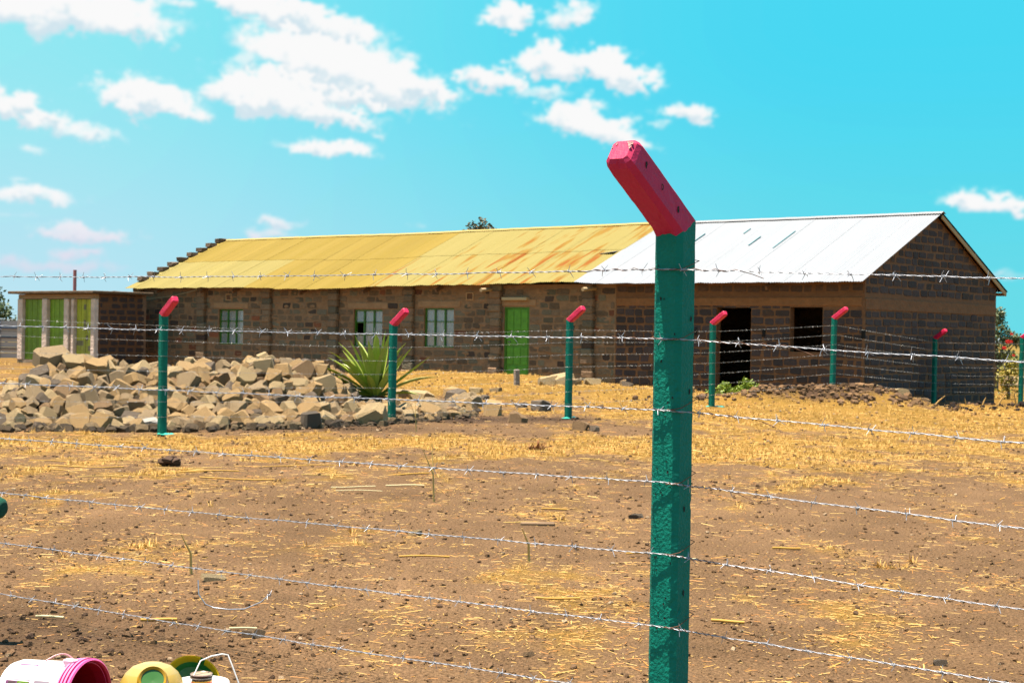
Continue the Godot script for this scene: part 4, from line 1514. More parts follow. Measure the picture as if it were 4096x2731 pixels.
# ------------------------------------------------------------------ latrine block, gate, stub
func make_latrine() -> void:
	rng.seed = 61
	var t := thing("latrine_block", "low stone latrine block with three green plank doors and flat slab roof", "building", Vector3(-14.175, 0, -54.0), deg_to_rad(-39.55))
	var W := 4.6
	var D := 2.1
	# u fractions measured from the right corner: posts, doors
	var wall := MB.new()
	wall.box(Vector3(-W, -0.5, -D), Vector3(-0.0, 2.44, -D + 0.18), Color(0.25, 0.14, 0.08))
	wall.box(Vector3(-W, -0.5, -D + 0.18), Vector3(-W + 0.18, 2.44, -0.12), Color(0.25, 0.14, 0.08))
	part("wall", wall.mesh(), M.mortar, t)
	var sw := MB.new()
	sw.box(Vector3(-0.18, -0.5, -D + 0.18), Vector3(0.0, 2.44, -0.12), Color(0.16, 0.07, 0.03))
	var side := part("side_wall", sw.mesh(), M.mortar, t)
	var span := func(_y: float) -> Array: return [-D + 0.05, -0.14]
	for s in stone_rows([], 0, span, -0.2, 2.4, 0.215, Vector2(0.3, 0.46), rng):
		if rng.randf() < 0.12:
			continue
		var tb := Basis(Vector3(0, 0, -1), Vector3(0, 1, 0), Vector3(1, 0, 0)).scaled_local(Vector3(s[2] - 0.04, s[3] - 0.03, 0.09))
		var m: StandardMaterial3D = M.wall_stone.duplicate() if not M.has("latrine_stone") else M.latrine_stone
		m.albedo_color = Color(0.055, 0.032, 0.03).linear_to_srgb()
		M["latrine_stone"] = m
		part("stone", blocks[rng.randi() % 10], m, side, Transform3D(tb, Vector3(-0.033, s[1], s[0])))
	var slab := MB.new()
	slab.obox(Transform3D(Basis(), Vector3(-W / 2 - 0.05, 2.505, -D / 2 + 0.05)), Vector3(W + 0.5, 0.095, D + 0.42), Color(0.13, 0.08, 0.045), 0.02)
	part("roof_slab", slab.mesh(), M.mortar, t)
	var hd := MB.new()
	hd.box(Vector3(-W, 2.28, -0.12), Vector3(0.0, 2.44, 0.0), Color(0.4, 0.26, 0.15))
	part("lintel", hd.mesh(), M.mortar, t)
	var base := MB.new()
	base.box(Vector3(-W, -0.4, -0.12), Vector3(0, 0.12, 0.02), Color(0.3, 0.22, 0.16))
	part("sill", base.mesh(), M.mortar, t)
	for q in [[0.0, 0.22], [1.2, 1.35], [1.5, 1.78], [2.78, 3.08], [4.28, 4.58]]:
		var b := MB.new()
		b.obox(Transform3D(Basis(), Vector3(-(q[0] + q[1]) / 2, 1.2, -0.03)), Vector3(q[1] - q[0], 2.16, 0.18), Color(0.75, 0.58, 0.50), 0.02)
		part("door_post", b.mesh(), M.mortar, t)
	for q in [[0.24, 1.18, 0], [1.37, 1.48, 1], [1.80, 2.76, 2], [3.10, 4.26, 3]]:
		var d: Node3D = null
		var n := maxi(1, int((q[1] - q[0]) / 0.13))
		for k in n:
			var x0 := lerpf(q[0], q[1], float(k) / n) + 0.004
			var x1 := lerpf(q[0], q[1], float(k + 1) / n) - 0.004
			var b := MB.new()
			var g: float = rng.randf_range(0.8, 1.15)
			var top := Color(0.19, 0.34, 0.008) if q[2] > 1 else Color(0.44, 0.47, 0.02)
			var low := Color(0.20, 0.32, 0.012) if q[2] > 1 else Color(0.34, 0.34, 0.07)
			for r in 12:
				var ya := 0.14 + 2.12 * r / 12.0
				var yb := 0.14 + 2.12 * (r + 1) / 12.0
				var wear := clampf(1.0 - r / 9.0 + rng.randf_range(-0.3, 0.3), 0.0, 1.0) * rng.randf_range(0.3, 1.0)
				var c := top.lerp(low, wear)
				if q[2] < 2 and rng.randf() < wear * 0.6:
					c = c.lerp(Color(0.17, 0.13, 0.11), 0.8)
				b.box(Vector3(-x1, ya, -0.10), Vector3(-x0, yb, -0.07 + 0.006 * (k % 2)), Color(c.r * g, c.g * g, c.b * g))
			if d == null:
				d = part("door", b.mesh(), M.green_door, t)
			else:
				part("plank", b.mesh(), M.green_door, d)
	var pb := MB.new()
	pb.tube([Vector3(-2.3, 2.5, -0.75), Vector3(-2.3, 3.32, -0.75)], 0.06, 12, Color(0.42, 0.15, 0.15))
	part("vent_pipe", pb.mesh(), M.plain, t)

func make_gate() -> void:
	var t := thing("yard_gate", "pale plank wall with blue metal frame left of the latrine block", "gate", Vector3(-19.6, 0, -62.0), 0.15)
	var n := 7
	for k in n:
		var b := MB.new()
		b.box(Vector3(-3.0, 0.06 + k * 0.21, -0.03), Vector3(1.4, 0.255 + k * 0.21, 0.0 + 0.006 * (k % 2)), Color(0.52, 0.47, 0.46))
		part("plank", b.mesh(), M.plain, t)
	for x in [-2.4, -0.42]:
		var b := MB.new()
		b.box(Vector3(x - 0.03, -0.2, 0.01), Vector3(x + 0.03, 1.5, 0.07), Color(0.03, 0.05, 0.16))
		part("frame_post", b.mesh(), M.gloss, t)
	for y in [0.42, 0.84, 1.2]:
		var b := MB.new()
		b.box(Vector3(-2.37, y, 0.015), Vector3(1.4, y + 0.035, 0.06), Color(0.03, 0.05, 0.12))
		part("frame_rail", b.mesh(), M.gloss, t)

func make_stub() -> void:
	var t := thing("concrete_stub", "short grey concrete stub standing on straw before the green door", "stub", Vector3(0.13, ground_h(0.13, 38.5) - 0.1, -38.5), 0.3)
	var b := MB.new()
	b.obox(Transform3D(Basis(Vector3.BACK, 0.02), Vector3(0, 0.22, 0)), Vector3(0.13, 0.5, 0.13), Color(0.36, 0.29, 0.25), 0.022)
	part("stump", b.mesh(), M.rock, t)

# ------------------------------------------------------------------ plants
func blade(b: MB, base: Vector3, yaw: float, pitch: float, length: float, width: float, droop: float, c0: Color, c1: Color, edge: Color) -> void:
	var d := Vector3(cos(yaw), 0, sin(yaw))
	var side := Vector3(-d.z, 0, d.x)
	var seg := 7
	var prev := []
	for i in seg + 1:
		var f := float(i) / seg
		var a := pitch - droop * f * f
		var p := base + (d * cos(a) + Vector3.UP * sin(a)) * length * f
		var n := (-d * sin(a) + Vector3.UP * cos(a))
		var w := width * (0.55 + 1.1 * f - 1.65 * f * f * f) * 0.5 if f < 0.999 else 0.001
		w = maxf(w, 0.001)
		var c := c0.lerp(c1, f)
		var row := [p - side * w + n * w * 0.55, p - n * w * 0.12, p + side * w + n * w * 0.55, c]
		if prev.size() > 0:
			var cc: Color = prev[3].lerp(c, 0.5)
			b.quad(prev[0], prev[1], row[1], row[0], cc)
			b.quad(prev[1], prev[2], row[2], row[1], cc.lerp(edge, 0.25))
		prev = row

func make_agave() -> void:
	rng.seed = 21
	var at := Vector3(-2.33, ground_h(-2.33, 27.2) + 0.14, -27.2)
	var t := thing("agave_plant", "spiky green agave with sword leaves behind the second fence post", "plant", at)
	# azimuth (0 is right, PI/2 towards the camera), steepness, length
	var leaves := [[3.0, 0.62, 1.1], [3.1, 0.45, 1.0], [3.2, 0.8, 1.1], [2.9, 0.95, 1.15], [3.3, 1.1, 1.15], [2.8, 1.2, 1.12], [3.0, 1.32, 1.15], [2.5, 1.36, 1.05], [1.4, 1.42, 1.12], [1.5, 1.5, 1.18], [0.4, 1.42, 1.2], [0.2, 1.48, 1.12], [-0.2, 1.25, 1.05], [0.3, 1.15, 1.0], [0.1, 1.0, 1.05], [0.0, 0.65, 1.15], [-0.15, 0.5, 1.1], [0.25, 0.2, 0.75], [3.0, 0.25, 0.95], [2.7, 0.15, 0.9], [2.4, 0.7, 0.8], [0.9, 0.8, 0.75], [-1.2, 1.1, 1.0], [-1.9, 1.0, 1.0], [-2.4, 0.8, 0.95], [-0.8, 0.8, 0.95], [1.7, 0.75, 0.6], [4.0, 1.25, 1.1], [2.2, 1.15, 1.0], [1.1, 1.2, 1.0], [1.9, 1.3, 1.05], [0.7, 1.3, 1.0], [2.6, 1.0, 0.95], [0.5, 0.95, 0.95], [3.4, 0.95, 1.05]]
	for q in leaves:
		var b := MB.new()
		var f := rng.randf_range(0.85, 1.2)
		blade(b, Vector3(cos(q[0]) * 0.05, 0.12, sin(q[0]) * 0.05), q[0] + rng.randf_range(-0.08, 0.08), q[1], q[2] * rng.randf_range(0.93, 1.05), 0.15, rng.randf_range(-0.05, 0.18), Color(0.12 * f, 0.19 * f, 0.022), Color(0.24 * f, 0.31 * f, 0.035), Color(0.36, 0.38, 0.08))
		part("leaf", b.mesh(), M.agave, t)
	for k in 16:
		var b := MB.new()
		blade(b, Vector3(0, 0.1, 0), rng.randf() * TAU, rng.randf_range(-0.3, 0.25), rng.randf_range(0.3, 0.55), 0.07, rng.randf_range(0.2, 0.8), Color(0.12, 0.07, 0.035), Color(0.19, 0.12, 0.06), Color(0.2, 0.12, 0.06))
		part("dead_leaf", b.mesh(), M.agave, t)
	var b := MB.new()
	b.tube([Vector3(0, -0.15, 0), Vector3(0, 0.16, 0)], [0.13, 0.07], 9, Color(0.1, 0.07, 0.04))
	part("stem", b.mesh(), M.plain, t)

func leaf_mesh(long: float, wide: float) -> ArrayMesh:
	var b := MB.new()
	var a := Vector3(0, 0, 0)
	b.quad(a, Vector3(long * 0.5, wide * 0.12, -wide), Vector3(long, 0, 0), Vector3(long * 0.5, wide * 0.12, wide))
	return b.mesh()

func foliage(parent: Node3D, called: String, blobs: Array, count: int, lm: ArrayMesh, c0: Color, c1: Color) -> void:
	# blobs: [centre, radii]
	var where := []
	var cols := []
	for i in count:
		var q: Array = blobs[rng.randi() % blobs.size()]
		var u := Vector3(rng.randfn(), rng.randfn(), rng.randfn()).normalized() * pow(rng.randf(), 0.45)
		var p: Vector3 = q[0] + u * q[1]
		var b := Basis(Vector3(rng.randfn(), rng.randfn(), rng.randfn()).normalized(), rng.randf() * TAU)
		where.append(Transform3D(b.scaled_local(Vector3.ONE * rng.randf_range(0.7, 1.4)), p))
		var c := c0.lerp(c1, rng.randf())
		cols.append(c)
	many(called, lm.duplicate(), M.leaf, where, cols, parent)

func tree(called: String, label: String, category: String, at: Vector3, height: float, blobs: Array, count: int, leaf: float, c0: Color, c1: Color, bark: Color, group := "") -> Node3D:
	var t := thing(called, label, category, at, 0.0, group)
	var b := MB.new()
	b.tube([Vector3(0, -0.3, 0), Vector3(0.05, height * 0.3, 0.02), Vector3(-0.04, height * 0.6, 0)], [height * 0.04 + 0.02, height * 0.03 + 0.012, height * 0.015 + 0.006], 7, bark)
	for q in blobs:
		var c: Vector3 = q[0]
		b.tube([Vector3(0.02, height * 0.25, 0), (c + Vector3(0, height * 0.3, 0)) * 0.5, c], [height * 0.02 + 0.008, height * 0.012 + 0.005, 0.006], 5, bark)
	part("trunk", b.mesh(), M.plain, t)
	foliage(t, "crown", blobs, count, leaf_mesh(leaf, leaf * 0.28), c0, c1)
	return t

func make_plants() -> void:
	rng.seed = 55
	var bark := Color(0.11, 0.08, 0.055)
	tree("dark_tree", "dark green tree at the left edge behind the latrine block", "tree", Vector3(-23.6, 0, -70), 4.0, [[Vector3(0.2, 1.0, 0), Vector3(1.3, 0.9, 1.2)], [Vector3(-0.6, 2.2, 0), Vector3(1.1, 0.9, 1.1)], [Vector3(0.9, 1.9, 0.3), Vector3(0.8, 0.7, 0.8)], [Vector3(1.5, 1.1, 0), Vector3(0.6, 0.5, 0.6)], [Vector3(0.2, 2.7, 0), Vector3(0.9, 0.6, 0.8)], [Vector3(-1.8, 1.6, 0), Vector3(1.2, 1.2, 1.2)]], 5200, 0.16, Color(0.03, 0.06, 0.022), Color(0.09, 0.13, 0.05), bark)
	tree("roof_line_tree", "brown green tree top showing above the roof ridge", "tree", Vector3(-1.3, 0.33, -62), 5.0, [[Vector3(-0.35, 4.85, 0), Vector3(0.32, 0.55, 0.3)], [Vector3(0.05, 5.0, 0), Vector3(0.26, 0.5, 0.3)], [Vector3(0.35, 4.7, 0), Vector3(0.3, 0.6, 0.3)], [Vector3(-0.1, 4.5, 0), Vector3(0.6, 0.6, 0.5)], [Vector3(0.65, 4.6, 0), Vector3(0.25, 0.5, 0.3)]], 1500, 0.12, Color(0.06, 0.05, 0.02), Color(0.14, 0.10, 0.03), bark)
	var rs := tree("flowering_shrub", "tall grey green shrub with red flowers beyond the gable's right corner", "shrub", Vector3(16.75, -0.4, -55), 2.6, [[Vector3(0.0, 1.5, 0), Vector3(0.55, 0.5, 0.5)], [Vector3(0.1, 2.15, 0), Vector3(0.35, 0.42, 0.4)], [Vector3(0.4, 1.85, 0), Vector3(0.35, 0.3, 0.35)], [Vector3(0.75, 1.75, 0), Vector3(0.22, 0.2, 0.22)], [Vector3(0.1, 2.6, 0), Vector3(0.22, 0.3, 0.2)], [Vector3(0.25, 1.1, 0), Vector3(0.5, 0.4, 0.4)]], 2100, 0.11, Color(0.08, 0.11, 0.05), Color(0.16, 0.19, 0.10), bark)
	for q in [[0.28, 1.72, 0.5, 0.09], [0.38, 1.72, 0.5, 0.07], [0.42, 1.98, 0.45, 0.06], [0.16, 1.5, 0.5, 0.08], [0.5, 1.25, 0.45, 0.06]]:
		var b := MB.new()
		for k in 9:
			var a := TAU * k / 9.0
			b.tri(Vector3.ZERO, Vector3(cos(a), sin(a) * 0.7, 0.3) * q[3], Vector3(cos(a + 0.5), sin(a + 0.5) * 0.7, 0.3) * q[3], Color(0.75, 0.015, 0.01))
			b.tri(Vector3(0, 0.01, 0.02), Vector3(cos(a), sin(a) * 0.6, -0.2) * q[3], Vector3(cos(a + 0.6), sin(a + 0.6) * 0.6, -0.2) * q[3], Color(0.6, 0.01, 0.01))
		part("flower", b.mesh(), M.leaf, rs, Transform3D(Basis(), Vector3(q[0], q[1], q[2])))
	tree("yellow_bush", "thin yellow green bush beside the gable's right corner", "bush", Vector3(14.75, -0.48, -47.2), 1.1, [[Vector3(-0.05, 0.3, 0), Vector3(0.42, 0.32, 0.4)], [Vector3(-0.15, 0.75, 0), Vector3(0.28, 0.3, 0.3)], [Vector3(0.2, 0.8, 0), Vector3(0.25, 0.35, 0.3)], [Vector3(0.05, 1.05, 0), Vector3(0.2, 0.25, 0.2)]], 620, 0.09, Color(0.16, 0.15, 0.02), Color(0.34, 0.28, 0.03), Color(0.2, 0.13, 0.06))
	for q in [[5.55, 37.5, 0.55, "green weed clump right of the big post, before the dark doorway", 700], [6.1, 37.9, 0.35, "smaller green weed behind the post before the doorway", 320], [8.0, 41.3, 0.5, "small bright green weed below the empty window", 260], [5.0, 37.2, 0.4, "low green weed touching the right edge of the big post", 350]]:
		var h: float = q[2]
		tree("green_weed", q[3], "weed", Vector3(q[0], ground_h(q[0], q[1]) - 0.02, -q[1]), h * 0.5, [[Vector3(-0.2, h * 0.25, 0), Vector3(0.28, h * 0.3, 0.25)], [Vector3(0.12, h * 0.35, 0), Vector3(0.3, h * 0.35, 0.25)], [Vector3(0.0, h * 0.6, 0), Vector3(0.14, h * 0.35, 0.14)]], q[4], 0.075, Color(0.11, 0.17, 0.012), Color(0.24, 0.31, 0.03), Color(0.15, 0.13, 0.05), "green weeds along the wall")
	# scrub far off on the right
	for k in 9:
		var x := 24.0 + k * 2.4 + rng.randf_range(-0.8, 0.8)
		var d := 78.0 + rng.randf_range(0.0, 22.0)
		var w := rng.randf_range(1.3, 2.2)
		tree("scrub_bush", ["olive scrub bush, leftmost beyond the gable corner", "second olive scrub bush beyond the gable corner", "third olive scrub bush, behind the red flowers", "olive scrub bush between the shrub and the last post", "olive scrub bush behind the last post", "olive scrub bush just past the right edge", "sixth bush past the edge", "seventh bush past the edge", "eighth bush past the edge"][k], "bush", Vector3(x, -0.7, -d), 1.2, [[Vector3(0, 0.7, 0), Vector3(w, 0.75, 1.2)], [Vector3(0.8, 0.9, 0), Vector3(w * 0.6, 0.6, 1.0)]], 700, 0.22, Color(0.10, 0.12, 0.02), Color(0.2, 0.19, 0.03), Color(0.12, 0.09, 0.05), "scrub far off on the right")
	# far stone pile on the right
	rng.seed = 71
	for k in 16:
		var x := 17.3 + 0.22 * k
		var d := 60.0 + rng.randf_range(-1.0, 1.6)
		var r := rng.randf_range(0.14, 0.34)
		var o := part("field_stone", rocks[rng.randi() % rocks.size()], rock_mats[[2, 2, 1, 0][rng.randi() % 4]], self, Transform3D(rot(rng.randf() * TAU, rng.randf_range(-0.4, 0.4)).scaled_local(Vector3(r, r * 0.7, r)), Vector3(x, ground_h(x, d) + r * 0.3 + rng.randf() * 0.5 * exp(-pow(x - 18.6, 2)), -d)))
		tag(o, "%s pale stone from the left in the far pile behind the last post" % ordinal[k], "stone", "stones of the far pile at right")
	# hills on the horizon, air haze put into their blue-grey colour
	var hb := MB.new()
	var prev := []
	for i in 81:
		var a := deg_to_rad(lerpf(-60.0, 60.0, i / 80.0))
		var h := 12.0 + 9.0 * nA.get_noise_1d(i * 9.0) + 5.0 * nB.get_noise_1d(i * 24.0)
		var row := []
		for k in 4:
			var r := 2300.0 + 250.0 * k
			row.append(Vector3(sin(a) * r, [-4.0, h * 0.6, h, -6.0][k], -cos(a) * r))
		if prev.size() > 0:
			for k in 3:
				hb.quad(prev[k], row[k], row[k + 1], prev[k + 1], Color(0.15, 0.19, 0.22))
		prev = row
	var hill := part("hills", hb.mesh(), M.plain)
	tag(hill, "low dim blue hills along the horizon", "hills", "", "structure")

# ------------------------------------------------------------------ litter on the ground
func scatter() -> void:
	rng.seed = 404
	# clods of earth
	var where := [[], [], [], [], []]
	var cols := [[], [], [], [], []]
	for i in 52000:
		var d := 5.3 * pow(42.0 / 5.3, rng.randf())
		var x := rng.randf_range(-1, 1) * (d * 0.35 + 0.4)
		var heavy := nA.get_noise_2d(x * 14.0 + 90.0, d * 9.0) + 0.9 * dark_soil_and_shade(x, d) + (0.25 if d < 8.0 and x < -0.6 else 0.0)
		if heavy < rng.randf_range(-0.5, 0.35):
			continue
		var r := (0.0022 + 0.011 * pow(rng.randf(), 6.0)) * (1.0 + 0.05 * (d - 6.0)) * (1.0 + 0.8 * dark_soil_and_shade(x, d))
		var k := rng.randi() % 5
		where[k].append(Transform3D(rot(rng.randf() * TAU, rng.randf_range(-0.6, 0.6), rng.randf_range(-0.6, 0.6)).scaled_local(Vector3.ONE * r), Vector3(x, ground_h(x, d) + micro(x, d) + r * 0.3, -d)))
		var c := SOIL.lerp(SOIL_DARK, clampf(dark_soil_and_shade(x, d) * 0.8 + rng.randf() * rng.randf() * 0.9, 0, 1))
		var f := rng.randf_range(0.75, 1.25)
		if rng.randf() < 0.06:
			c = Color(0.36, 0.26, 0.17)
		cols[k].append(Color(c.r * f, c.g * f, c.b * f))
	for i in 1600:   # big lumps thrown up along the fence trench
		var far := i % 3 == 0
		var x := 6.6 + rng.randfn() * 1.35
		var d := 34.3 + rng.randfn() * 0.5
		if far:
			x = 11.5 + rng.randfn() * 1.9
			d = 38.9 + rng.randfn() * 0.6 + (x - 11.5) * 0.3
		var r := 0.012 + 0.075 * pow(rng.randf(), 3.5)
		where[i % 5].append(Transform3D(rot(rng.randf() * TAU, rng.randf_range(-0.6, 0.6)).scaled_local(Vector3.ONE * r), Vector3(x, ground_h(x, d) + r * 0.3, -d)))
		cols[i % 5].append((TRENCH_SHADE if far else SOIL.lerp(SOIL_DARK, pow(rng.randf(), 1.5))) * rng.randf_range(0.8, 1.3))  # far lumps take the near-black soil that carries the gable shade
	for k in 5:
		var o := many("soil_clods", pebbles[k].duplicate(), M.clod, where[k], cols[k])
		tag(o, "loose brown clods and crumbs of earth all over the yard", "soil")
	# straw bits
	for kind in 3:
		var b := MB.new()
		var bend := [0.0, 0.12, -0.2][kind] as float
		var wd := 0.035
		for s in 3:
			var a := -0.5 + s / 3.0
			var e := -0.5 + (s + 1) / 3.0
			var za := bend * (0.25 - a * a)
			var ze := bend * (0.25 - e * e)
			b.quad(Vector3(a, 0, za + wd), Vector3(e, 0, ze + wd), Vector3(e, wd * 0.9, ze), Vector3(a, wd * 0.9, za), Color.WHITE)
			b.quad(Vector3(a, wd * 0.9, za), Vector3(e, wd * 0.9, ze), Vector3(e, 0, ze - wd), Vector3(a, 0, za - wd), Color.WHITE)
		var wh := []
		var cl := []
		for i in 34000:
			var d := 5.4 * pow(46.0 / 5.4, rng.randf())
			var x := rng.randf_range(-1, 1) * (d * 0.35 + 0.4)
			if heap(x, d) > 0.12 or rng.randf() > straw_at(x, d) * 1.15 + 0.06:
				continue
			var l := (0.009 + 0.055 * pow(rng.randf(), 2.2)) * (1.0 + 0.06 * (d - 6.0)) * (1.7 if rng.randf() < 0.06 else 1.0)
			var yaw := rng.randf() * TAU
			wh.append(Transform3D(rot(yaw, 0, rng.randf_range(-0.12, 0.12)).scaled_local(Vector3(l, maxf(l, 0.06) * 0.8, maxf(l, 0.06) * rng.randf_range(0.5, 1.0))), Vector3(x, ground_h(x, d) + micro(x, d) + 0.003, -d)))
			var c := Color(0.43, 0.225, 0.035).lerp(Color(0.50, 0.34, 0.11), rng.randf())
			if rng.randf() < 0.3:
				c = Color(0.38, 0.16, 0.03)
			cl.append(c)
		var o := many("straw_litter", b.mesh(), M.straw, wh, cl)
		tag(o, "short dry straw bits scattered over the bare soil", "straw")
	# standing dry grass
	for kind in 3:
		var b := MB.new()
		for k in 9:
			var a := rng.randf() * TAU
			var lean := rng.randf_range(0.15, 1.1)
			var l := rng.randf_range(0.5, 1.0)
			var o := Vector3(rng.randf_range(-0.3, 0.3), 0, rng.randf_range(-0.3, 0.3))
			var d := Vector3(cos(a) * sin(lean), cos(lean), sin(a) * sin(lean)) * l
			var s := Vector3(-sin(a), 0, cos(a)) * 0.03
			b.quad(o - s, o + s, o + d * 0.6 + s * 0.7, o + d * 0.6 - s * 0.7)
			b.tri(o + d * 0.6 - s * 0.7, o + d * 0.6 + s * 0.7, o + d + Vector3.DOWN * 0.12)
		var wh := []
		var cl := []
		for i in 11000:
			var d := 9.0 * pow(58.0 / 9.0, rng.randf())
			var x := rng.randf_range(-1, 1) * (d * 0.35 + 0.4)
			if heap(x, d) > 0.1 or rng.randf() > smoothstep(0.38, 0.95, straw_at(x, d)):
				continue
			var l := rng.randf_range(0.035, 0.085) * (1.0 + 0.012 * d)
			wh.append(Transform3D(rot(rng.randf() * TAU).scaled_local(Vector3.ONE * l), Vector3(x, ground_h(x, d) + micro(x, d) - 0.004, -d)))
			cl.append(Color(0.44, 0.235, 0.04).lerp(Color(0.50, 0.32, 0.085), rng.randf()))
		var o := many("dry_grass", b.mesh(), M.straw, wh, cl)
		tag(o, "short dry yellow grass before the building and along the fence", "grass")
	# maize stalks one can pick out
	var list := [[-3.9, 16.8, 0.9, 0.1], [-4.6, 16.5, 0.8, 0.0], [-4.2, 15.7, 0.75, 0.05], [-3.3, 16.0, 0.8, -0.06], [-2.3, 16.4, 1.1, 0.05], [-2.95, 15.5, 0.6, 0.25], [-3.7, 14.7, 0.6, 0.15], [-4.4, 15.2, 0.7, -0.02], [-2.5, 14.6, 0.7, 0.02], [-1.75, 15.2, 0.5, 0.1], [-1.4, 14.2, 0.4, 0.2], [-0.95, 14.4, 0.35, 0.03], [-1.3, 13.7, 0.4, 0.1], [-4.9, 20.5, 0.7, -0.05], [-4.2, 20.6, 0.6, 0.04], [-3.3, 21.6, 0.7, 0.05], [-2.2, 21.0, 0.5, 0.0], [-1.0, 15.6, 0.45, 0.5], [0.95, 17.8, 0.5, -0.9], [0.85, 9.6, 0.28, 0.08], [1.75, 10.0, 0.18, 0.1], [1.05, 9.4, 0.14, 0.0], [0.25, 7.9, 0.22, -0.05], [-1.55, 7.05, 0.16, 0.05], [-1.15, 6.9, 0.12, 0.02], [-2.05, 7.1, 0.13, -0.1], [1.0, 7.2, 0.15, -0.2], [2.2, 21.5, 1.4, 0.0], [1.9, 22.3, 1.0, 0.05], [3.0, 24.0, 1.2, 0.1], [0.1, 11.3, 0.28, 0.0], [-0.5, 9.4, 0.3, 0.1], [0.35, 12.4, 0.2, 0.0]]
	var look := [Color(0.40, 0.22, 0.03), Color(0.42, 0.28, 0.07), Color(0.5, 0.42, 0.24)]
	for i in list.size():
		var q: Array = list[i]
		var b := MB.new()
		var l: float = q[2]
		var pts := []
		for k in 5:
			var f := k / 4.0 - 0.5
			pts.append(Vector3(f * l, 0.008 + 0.012 * l * sin(k * 1.1 + i), 0.010 * l * sin(f * 2.5 + i)))
		var tone: int = 2 if i in [10, 11, 12, 21, 24, 25] else 0 if i % 3 else 1
		b.tube(pts, 0.0045 + 0.0015 * (i % 3), 6, look[tone])
		var o := part("maize_stalk", b.mesh(), M.straw, self, Transform3D(rot(q[3]), Vector3(q[0], ground_h(q[0], q[1]) + micro(q[0], q[1]) + 0.004, -q[1])))
		var zone := "left before the rubble heap" if q[0] < -1.2 and q[1] > 12 else "in the lower left of the yard" if q[0] < -1.0 else "right of the big post" if q[0] > 1.3 else "in the middle of the yard"
		var size := "long" if l > 0.65 else "short" if l < 0.3 else "medium"
		var same := 0
		for j in i:
			var p: Array = list[j]
			var zj := "left before the rubble heap" if p[0] < -1.2 and p[1] > 12 else "in the lower left of the yard" if p[0] < -1.0 else "right of the big post" if p[0] > 1.3 else "in the middle of the yard"
			if zj == zone:
				same += 1
		tag(o, "%s %s maize stalk, %s of those lying %s" % [size, ["golden", "yellow", "bleached"][tone], ordinal[same], zone], "stalk", "maize stalks lying in the yard")
	# odd things on the soil
	var dung := thing("dung_lump", "dark dried dung lump on straw below the leftmost post", "dung", Vector3(-3.5, ground_h(-3.5, 16.3), -16.3))
	for k in 5:
		part("lump", pebbles[k], M.clod, dung, Transform3D(rot(k * 1.3, 0.3).scaled_local(Vector3(0.07, 0.05, 0.06)), Vector3(0.05 * cos(k * 1.6), 0.03 + 0.025 * (k % 2), 0.04 * sin(k * 1.6)))).set_surface_override_material(0, dark_mat())
	var tuft := thing("brown_tuft", "dark red brown tuft of dead grass on the straw below the middle post", "tuft", Vector3(0.32, ground_h(0.32, 19.5), -19.5))
	var tb := MB.new()
	for k in 60:
		blade(tb, Vector3(rng.randf_range(-0.09, 0.09), 0, rng.randf_range(-0.05, 0.05)), rng.randf() * TAU, rng.randf_range(0.4, 1.4), rng.randf_range(0.07, 0.17), 0.012, 0.3, Color(0.09, 0.03, 0.012), Color(0.24, 0.09, 0.02), Color(0.2, 0.08, 0.02))
	part("blades", tb.mesh(), M.straw, tuft)
	var plank := thing("wood_scrap", "weathered brown wood scrap on bare soil left of the big post", "wood", Vector3(0.2, ground_h(0.2, 11.1) + 0.012, -11.1), 0.05)
	var pm := MB.new()
	pm.obox(Transform3D(), Vector3(0.24, 0.035, 0.06), Color(0.2, 0.12, 0.06), 0.008)
	part("scrap", pm.mesh(), M.wood, plank)
	for q in [[-0.62, 13.0, 0.42, 0.0, "dry forked stem standing on bare soil in the middle of the yard"], [0.12, 9.3, 0.2, 0.3, "thin dry twig standing behind the fifth near wire"], [-1.72, 8.6, 0.22, 0.1, "thin brown twig standing at the lower left"], [-1.4, 23.5, 0.4, 0.2, "dry bent stem at the right end of the rubble heap"]]:
		var t := thing("dry_weed", q[4], "twig", Vector3(q[0], ground_h(q[0], q[1]), -q[1]))
		var b := MB.new()
		var h: float = q[2]
		b.tube([Vector3(0, -0.02, 0), Vector3(-0.02 * h, h * 0.5, 0), Vector3(-0.22 * h, h, 0.05)], [0.009, 0.007, 0.003], 5, Color(0.48, 0.32, 0.10))
		if h > 0.3:
			b.tube([Vector3(-0.02 * h, h * 0.45, 0), Vector3(-0.06 * h, h * 1.1, -0.05)], [0.007, 0.003], 5, Color(0.48, 0.32, 0.10))
		part("stem", b.mesh(), M.straw, t)
	# broken sticks standing along the shaded trench on the right
	for k in 7:
		var x: float = [10.4, 11.2, 12.0, 12.55, 13.0, 11.6, 9.6][k]
		var d: float = [38.9, 39.0, 39.2, 39.4, 39.6, 39.1, 36.4][k]
		var b := MB.new()
		var h: float = [0.16, 0.2, 0.34, 0.3, 0.36, 0.2, 0.3][k]
		var lean: float = [0.1, -0.05, 0.25, -0.06, 0.16, 0.1, 0.35][k]
		b.tube([Vector3(0, -0.05, 0), Vector3(lean * 0.6, h * 0.6, 0), Vector3(lean, h, 0)], [0.022, 0.018, 0.008], 5, Color(0.42, 0.25, 0.08))
		var o := part("dry_stick", b.mesh(), M.straw, self, Transform3D(Basis(), Vector3(x, ground_h(x, d), -d)))
		tag(o, "%s dry stick from the left, standing before the gable's shadow" % ["third", "fourth", "sixth leaning", "seventh", "last leaning", "fifth", "first leaning"][k], "stick", "dry sticks along the trench")

func dark_mat() -> StandardMaterial3D:
	if not M.has("dung"):
		mat("dung", Color(0.05, 0.024, 0.012), 0.95)
	return M.dung

